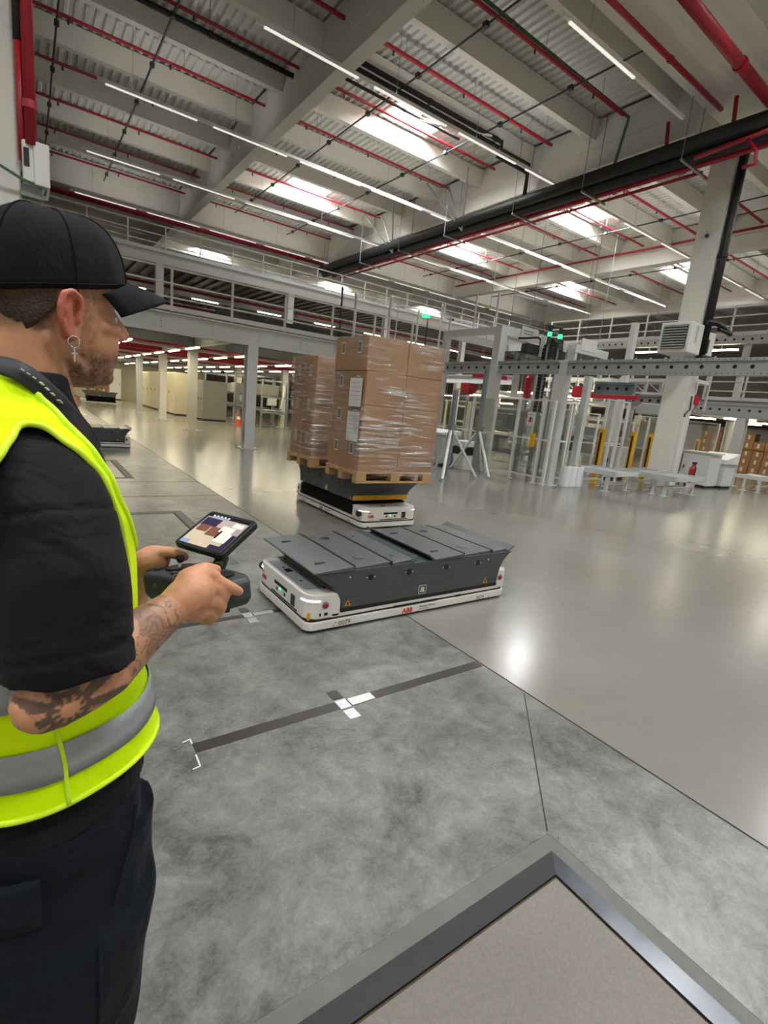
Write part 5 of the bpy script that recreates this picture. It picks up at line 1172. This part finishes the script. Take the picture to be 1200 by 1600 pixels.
# ---- cap
CB = .130
capr = []; n_ = 48
for k in range(17):
    f = k/16; zz = CB+.117*math.sin(f*PI/2); sc = math.cos(f*PI/2)**.62 if k < 16 else .02
    row = []
    for i in range(n_):
        th = 2*PI*i/n_; p0 = hd(.15, th, .009); d_ = p0-hl(-.008, 0, .15); d_.z = 0
        sl = .027*math.cos(th)*(1-f)
        wv = 1+.012*math.sin(6*th+.5)*math.sin(f*PI)+.008*math.sin(13*th)*f*(1-f)*4
        row.append(hl(-.008, 0, 0)+d_*(sc*wv)+Uz*((zz+sl)*HS+.004*math.sin(3*th)*f*(1-f)*4))
    capr.append(row)
c_ = MB(); c_.loft(capr); o = c_.build('cap', M['cap'], man, smooth=True, sub=1)
seams = MB()
for a in range(6):
    th = 2*PI*(a+.5)/6; i = int(n_*(a+.5)/6); seams.tube([capr[k][i]+(capr[k][i]-hl(-.008, 0, .17)).normalized()*.0006 for k in range(16)], .0011, 5)
seams.tube([p+(p-hl(-.008, 0, .13)).normalized()*.0008 for p in [capr[1][i] for i in range(n_)]]+[capr[1][0]], .001, 5)
seams.build('seam', M['cap'], o)
b_ = MB(); blob(b_, capr[16][0], .007, (1, 1, .5)); b_.build('top_button', M['cap'], o, smooth=True)
rows = []
for v in range(9):
    row = []
    for j in range(25):
        u = -1+2*j/24; th = u*math.radians(72); p0 = hd(.15, th, .0095); p0 = Vector((p0.x, p0.y, HC.z+(CB+.027*math.cos(th)+.002)*HS))
        ext = .074*(1-.62*u*u)
        row.append(p0+Dv*(ext*v/8)+Rv*(-u*.0)*v+Uz*(.010-.032*u*u*(.45+.55*v/8)-.008*(v/8)**2))
    rows.append(row)
b_ = MB(); b_.loft(rows, cap=False, closed=False); br = b_.build('brim', M['cap'], man, smooth=True); sm = br.modifiers.new('thick', 'SOLIDIFY'); sm.thickness = .0045; sm.offset = 0
# ---- shirt
sh = MB()
sh.loft([[tor(.97+.63*k/24, 2*PI*i/N, (.012 if k > 0 else .013)+.003*math.sin(5*2*PI*i/N+k*.5)*(1-k/24)) for i in range(N)] for k in range(25)])
HEMR = AY(116, 1040, .652)
def sleeve(a, m_, b_, r0, r1, r2): 
    pts = [a, a.lerp(m_, .5), m_, m_.lerp(b_, .5), b_]; rr = [r0, (r0+r1)/2+.004, r1, (r1+r2)/2, r2]
    sh.tube(pts, rr, 24); blob(sh, a, r0*.97)
sleeve(Vector((.012, .73, 1.462)), Vector((.028, .672, 1.36)), HEMR+Vector((-.004, .0, -.004)), .066, .072, .0715)
HEML = EL.lerp(SL, .18)
sleeve(SL+Rv*.04+Uz*.0, SL.lerp(EL, .5), HEML, .07, .07, .068)
limb(sh, [Vector((TX, TY, 1.522))-Dv*.0+Rv*.06, Vector((.0, .745, 1.485))], [.05, .05]); limb(sh, [Vector((TX, TY, 1.522))-Dv*.0-Rv*.06, SL+Uz*.01], [.05, .05])
sme = remesh(sh, .0055, 5, .5)
cos_ = [0.0]*(len(sme.vertices)*3); sme.vertices.foreach_get('co', cos_); nr = [0.0]*len(cos_); sme.vertices.foreach_get('normal', nr)
for i in range(len(sme.vertices)):
    p = Vector(cos_[3*i:3*i+3]); onarm = p.y < .75 and p.z > 1.2
    w_ = mnoise.noise(Vector((p.x*9, p.y*9, p.z*16+p.x*14)))*.6+mnoise.noise(p*24)*.25
    f = .006*w_+(-.003 if onarm and abs((p-HEMR).dot((SR-HEMR).normalized())-.185) < .0035 else 0)+(-.0025 if onarm and abs((p-HEMR).dot((SR-HEMR).normalized())-.022) < .004 else 0)
    for k in range(3): cos_[3*i+k] += nr[3*i+k]*f
sme.vertices.foreach_set('co', cos_); sme.update()
link('shirt', sme, M['shirt'], man)
# seams of the sleeve and hem
sp = (SR-HEMR).normalized()
# ---- vest: shell round the shirt with arm openings
def vest_off(z, th): return .026+.012*max(0, (1.25-z)/.25)*(.6+.4*math.cos(th))+.0025*math.sin(4*th+z*18)
VZ0, VZ1, NZ, NT = 1.045, 1.59, 120, 180
def vp(k, i, extra=0.0):
    z = VZ0+(VZ1-VZ0)*k/NZ; th = 2*PI*i/NT; return tor(z, th, vest_off(z, th)+extra)
def pl(t, x):
    if x <= t[0][0]: return t[0][1]
    for (x0, y0), (x1, y1) in zip(t, t[1:]):
        if x <= x1: return y0+(y1-y0)*(x-x0)/(x1-x0)
    return t[-1][1]
NECK = [(40, 1.36), (52, 1.42), (60, 1.462), (65, 1.49), (72, 1.523), (81, 1.556), (90, 1.584), (99, 1.6), (112, 1.6)]
ARM = [(57, 1.36), (63, 1.43), (69, 1.482), (76, 1.503), (84, 1.527), (89, 1.542), (95, 1.54), (102, 1.52), (105, 1.51), (112, 1.485), (122, 1.42), (129, 1.36)]
def keep(z, th):
    a = abs(math.degrees(math.atan2(math.sin(th), math.cos(th))))   # 0 front, 180 back
    if z > 1.24:
        if z < 1.37:
            f = (z-1.37)/.13
            if abs(a-93) < 36*math.sqrt(max(0, 1-f*f)): return False
        elif 57 < a < 129 and z < pl(ARM, a): return False
    if a < 4+max(0, z-1.2)*50: return False                           # open front, V neck
    if a < 115 and z > pl(NECK, a): return False
    return True
v_ = MB(); idx = {}; vs = []; fs = []
for k in range(NZ+1):
    for i in range(NT): idx[(k, i)] = len(vs); vs.append(vp(k, i))
for k in range(NZ):
    for i in range(NT):
        z = VZ0+(VZ1-VZ0)*(k+.5)/NZ; th = 2*PI*(i+.5)/NT
        if keep(z, th): fs.append((idx[(k, i)], idx[(k, (i+1) % NT)], idx[(k+1, (i+1) % NT)], idx[(k+1, i)]))
v_.add(vs, fs); vo = v_.build('safety_vest', M['hivis'], man, smooth=True)
bmv = bmesh.new(); bmv.from_mesh(vo.data); bmesh.ops.delete(bmv, geom=[v for v in bmv.verts if not v.link_faces], context='VERTS')
for _ in range(4):
    bv = [v for v in bmv.verts if v.is_boundary]; new = {v: v.co*.5+sum((e.other_vert(v).co for e in v.link_edges if e.is_boundary), Vector())/max(1, sum(e.is_boundary for e in v.link_edges))*.5 for v in bv}
    for v, c0 in new.items(): v.co = c0
edge_pts = [(e.verts[0].co.copy(), e.verts[1].co.copy()) for e in bmv.edges if e.is_boundary]
bmv.to_mesh(vo.data); bmv.free()
sm = vo.modifiers.new('thick', 'SOLIDIFY'); sm.thickness = .003; sm.offset = 1
eb = MB()
adj = {}
key = lambda p: (round(p.x, 5), round(p.y, 5), round(p.z, 5))
for a_, c_ in edge_pts: adj.setdefault(key(a_), []).append(c_); adj.setdefault(key(c_), []).append(a_)
left_ = set(adj)
while left_:
    k0 = next(iter(left_)); loop = [Vector(k0)]; left_.discard(k0)
    while True:
        nx = [q for q in adj[key(loop[-1])] if key(q) in left_]
        if not nx: break
        loop.append(nx[0]); left_.discard(key(nx[0]))
    if len(loop) > 3:
        loop.append(loop[0])
        for _ in range(2): loop = [loop[0]]+[(loop[i-1]+loop[i]*2+loop[i+1])/4 for i in range(1, len(loop)-1)]+[loop[-1]]
        eb.tube(loop, .0042, 8, cap=False)
eb.build('edge_binding', M['hivis_edge'], vo, smooth=True, kind='stuff')
def band(z0, z1, name='reflective_band'):
    b = MB(); rows = []
    for kk in range(4):
        z = z0+(z1-z0)*kk/3; rows.append([tor(z, th, vest_off(z, th)+.0045) for th in [math.radians(5+350*i/110) for i in range(111)]])
    b.loft(rows, cap=False, closed=False); o = b.build(name, M['reflective'], vo, smooth=True); s_ = o.modifiers.new('thick', 'SOLIDIFY'); s_.thickness = .0015; s_.offset = 1
band(1.085, 1.138); band(1.198, 1.25)
b = MB(); b.tube([tor(VZ0+.24*k/20, math.radians(100), vest_off(VZ0+.24*k/20, math.radians(100))+.004) for k in range(21)], .0028, 6); b.build('side_seam', M['hivis_edge'], vo, smooth=True)
# ---- lanyard round the neck
LP = [(-40, 566, .80), (0, 568, .775), (30, 578, .762), (60, 598, .765), (88, 625, .775), (115, 655, .795), (138, 684, .83), (152, 706, .87)]
top = [AY(x+9, y-12, Y+.006) for x, y, Y in LP]; bot = [AY(x-9, y+13, Y-.006) for x, y, Y in LP]
b = MB(); b.loft([[p, p.lerp(q, .5)+Vector((0, -.004, .003)), q] for p, q in zip(top, bot)], cap=False, closed=False); lo = b.build('lanyard', M['strap'], man, smooth=True, sub=2); s_ = lo.modifiers.new('thick', 'SOLIDIFY'); s_.thickness = .003
b = MB()
for j in (2, 3, 4):
    for f in ((.1, .4, .7) if j < 4 else (.1,)):
        p = top[j].lerp(bot[j], .5).lerp(top[j+1].lerp(bot[j+1], .5), f); q = top[j].lerp(bot[j], .5).lerp(top[j+1].lerp(bot[j+1], .5), f+.16); n_v = Vector((-.1, -.0062, .0032)); n_v.x = 0
        b.bar(p+n_v, q+n_v, .005, .0012)
b.build('lanyard_print', M['mark_white'], lo)
# ---- trousers
TR = [(.03, .0, .098, .105), (.2, .0, .098, .1), (.45, .004, .105, .102), (.6, .008, .12, .112), (.75, .012, .14, .118), (.9, .016, .15, .11)]
tro = MB()
for s in (1, -1):
    tro.loft([[Vector((TX, TY, z))+Dv*(lerp(TR, z)[0]+.005+lerp(TR, z)[1]*math.cos(2*PI*i/28))+Rv*(s*(.105-.012*(z > .8))+lerp(TR, z)[2]*.93*math.sin(2*PI*i/28)) for i in range(28)] for z in [.04+.86*k/26 for k in range(27)]])
tro.loft([[tor(z, 2*PI*i/N, .008+.012*max(0, .95-z)) for i in range(N)] for z in [.78+.2*k/8 for k in range(9)]])
tme = remesh(tro, .006, 6, .5)
cos_ = [0.0]*(len(tme.vertices)*3); tme.vertices.foreach_get('co', cos_); nr = [0.0]*len(cos_); tme.vertices.foreach_get('normal', nr)
for i in range(len(tme.vertices)):
    p = Vector(cos_[3*i:3*i+3]); f = .006*mnoise.noise(Vector((p.x*7+p.z*6, p.y*7, p.z*9)))+.003*mnoise.noise(p*22)
    for k in range(3): cos_[3*i+k] += nr[3*i+k]*f
tme.vertices.foreach_set('co', cos_); tme.update(); to = link('trousers', tme, M['trousers'], man)
def tsurf(z, th, off): return tor(z, th, .012+.012*max(0, .95-z)+off)
rows = [[tsurf(z, math.radians(a), .006) for a in range(112, 171, 6)] for z in (.945, .93, .91, .89, .87)]
b = MB(); b.loft(rows, cap=False, closed=False); o = b.build('back_pocket', M['trousers'], to, smooth=True); s_ = o.modifiers.new('thick', 'SOLIDIFY'); s_.thickness = .004; s_.offset = 1
b = MB(); b.tube([tsurf(.955, math.radians(66), .004), tsurf(.92, math.radians(70), .005), tsurf(.87, math.radians(78), .006), tsurf(.82, math.radians(84), .008)], .0028, 6); b.build('pocket_seam', M['trousers'], to, smooth=True)
b = MB(); q = [Vector((TX, TY, z))+Dv*.01+Rv*(.105+lerp(TR, z)[2]*.93+.003) for z in (.78, .65, .5, .35, .2, .08)]; b.tube(q, .0028, 6); b.build('side_seam', M['trousers'], to, smooth=True)
for s in (1, -1):
    p = Vector((TX, TY, 0))+Rv*s*.108
    b = MB()
    b.loft([[p+Dv*(x+lx*math.cos(2*PI*i/18))+Rv*(wd*math.sin(2*PI*i/18))+Uz*z for i in range(18)] for x, lx, wd, z in ((.05, .145, .05, .002), (.05, .147, .052, .03), (.045, .135, .048, .05), (.02, .1, .045, .08), (-.02, .06, .045, .13))])
    b.build('shoe', M['strap'], man, smooth=True)
# ================================================================== REMOTE CONTROL
M['ctrl_grey'] = mat('ctrl_grey', '#34363a', .5, var=.1, vscale=30)
LC, RC = Vector((.222, 1.0, 1.23)), Vector((.268, .775, 1.275))
cx_ = (RC-LC).normalized(); cf = (Dv-cx_*Dv.dot(cx_)).normalized(); cu = cx_.cross(cf); cu = cu if cu.z > 0 else -cu
ctl = thing('remote_control', 'black two-stick remote control held in both hands of the man', 'remote control', LC.lerp(RC, .5))
def cp(u, f, h): return LC.lerp(RC, .5)+cx_*u+cf*f+cu*h
def cbox(u0, u1, f0, f1, h0, h1, name, m, parent=ctl, bevel=.004): return MB().obox(cp((u0+u1)/2, (f0+f1)/2, (h0+h1)/2), cx_*(u1-u0)/2, cf*(f1-f0)/2, cu*(h1-h0)/2).build(name, M[m], parent, bevel=bevel)
cb = MB(); Lh = (RC-LC).length/2+.01
outl = [(-Lh, -.045), (-Lh+.03, -.06), (-.05, -.05), (.05, -.05), (Lh-.03, -.06), (Lh, -.045), (Lh, .03), (Lh-.03, .045), (.05, .05), (-.05, .05), (-Lh+.03, .045), (-Lh, .03)]
cb.loft([[cp(u*s_, f*s_, h) for u, f in outl] for s_, h in ((.9, -.03), (1, -.018), (1, .012), (.95, .02))]); cb.build('housing', M['ctrl_grey'], ctl, bevel=.006, smooth=False)
for u in (-.075, .075):
    MB().lathe([(.026, 0), (.026, .004), (.018, .003)], cp(u, .002, .02), 20, cu).build('stick_well', M['amr_black'], ctl)
    st = MB().tube([cp(u, .0, .02), cp(u, .004, .034)], .003, 8).build('stick', M['steel_light'], ctl); MB().lathe([(.005, 0), (.008, .008), (.007, .014)], cp(u, .004, .031), 12, cu).build('stick_cap', M['amr_black'], st)
for u, f in ((-.03, -.03), (.0, -.035), (.03, -.03), (-.1, -.03)): MB().lathe([(.006, 0), (.006, .004), (.004, .005)], cp(u, f, .02), 12, cu).build('button', M['dark_steel'], ctl)
cbox(-.1, -.06, -.054, -.05, -.005, .004, 'indicator', 'green'); cbox(-.02, .02, -.035, -.028, .0195, .0215, 'status_strip', 'cab_light', bevel=.0005)
hk = MB().tube([AY(343, 925, .79), AY(352, 938, .775), AY(352, 957, .765)], [.009, .0095, .007], 10).build('strap_hook', M['amr_black'], ctl, smooth=True)
# tablet on its mount
TC = AY(338, 832, .95); tr_ = (AY(405, 821, .94)-AY(331, 797, .965)); 
phi2 = math.radians(28); r2 = Vector((math.sin(phi2), -math.cos(phi2), 0)); d2 = Vector((math.cos(phi2), math.sin(phi2), 0)); tl = math.radians(27)
tu = (d2*math.cos(tl)+Uz*math.sin(tl)); tn = r2.cross(tu); tn = tn if tn.z > 0 else -tn
WT, HT = .062, .054
tab = thing('tablet', 'small tablet on the remote control showing a hall picture', 'tablet', TC)
def tp(u, v, h): return TC+r2*u+tu*v+tn*h
def tbox(u0, u1, v0, v1, h0, h1, name, m, parent, bevel=0): return MB().obox(tp((u0+u1)/2, (v0+v1)/2, (h0+h1)/2), r2*(u1-u0)/2, tu*(v1-v0)/2, tn*(h1-h0)/2).build(name, m if not isinstance(m, str) else M[m], parent, bevel=bevel)
b = MB(); out = rrect(-WT, -HT, WT, HT, [.009]*4)
b.loft([[tp(u*s_, v*s_, h) for u, v in out] for s_, h in ((.96, -.012), (1, -.009), (1, .0), (.985, .002))]); b.build('case', M['amr_black'], tab, bevel=.001)
def scr(name, col, e=.9): return mat(name, col, .25, emit=col, estr=e)
for nm, c, e in (('scr_sky', '#a3938c', .4), ('scr_floor', '#b5a58e', .4), ('scr_box', '#6e4535', .4), ('scr_dark', '#2d2740', .4), ('scr_light', '#d8d0c6', .45), ('scr_bar', '#111116', .3), ('scr_blue', '#8090b0', .4)): M[nm] = scr(nm, c, e)
S0, S1, T0, T1 = -.053, .053, -.046, .046
so = tbox(S0, S1, T0, T1, .002, .0025, 'screen', 'scr_floor', tab)
def pic(x0, x1, y0, y1, m, k, n='picture_patch'): tbox(S0+(S1-S0)*x0, S0+(S1-S0)*x1, T0+(T1-T0)*y0, T0+(T1-T0)*y1, .0025, .0025+.0002*k, n, m, so)
pic(0, 1, .9, 1, 'scr_bar', 1, 'menu_bar'); pic(0, 1, .5, .9, 'scr_sky', 1); pic(.02, .4, .6, .86, 'scr_dark', 2); pic(.05, .3, .42, .62, 'scr_box', 3); pic(.33, .6, .34, .62, 'scr_box', 3); pic(.55, .85, .5, .7, 'scr_light', 4)
pic(.62, .9, .22, .5, 'scr_light', 3); pic(.66, 1, .0, .12, 'scr_dark', 2); pic(.0, .2, .0, .1, 'scr_blue', 2); pic(.72, .95, .72, .86, 'scr_light', 3); pic(.88, 1, .1, .5, 'scr_dark', 2); pic(.6, .64, .3, .55, 'scr_bar', 5); pic(.1, .5, .88, .93, 'scr_blue', 4)
for k in range(5): pic(.1+k*.09, .14+k*.09, .93, .97, 'scr_light', 3, 'menu_icon')
MB().tube([cp(.0, .035, .012), cp(.0, .05, .035), tp(0, -.012, -.012)], [.014, .013, .013], 12).build('mount_arm', M['amr_black'], ctl, smooth=True); MB().lathe([(.02, 0), (.02, .006)], tp(0, -.01, -.0185), 14, tn).build('mount_plate', M['amr_black'], ctl)
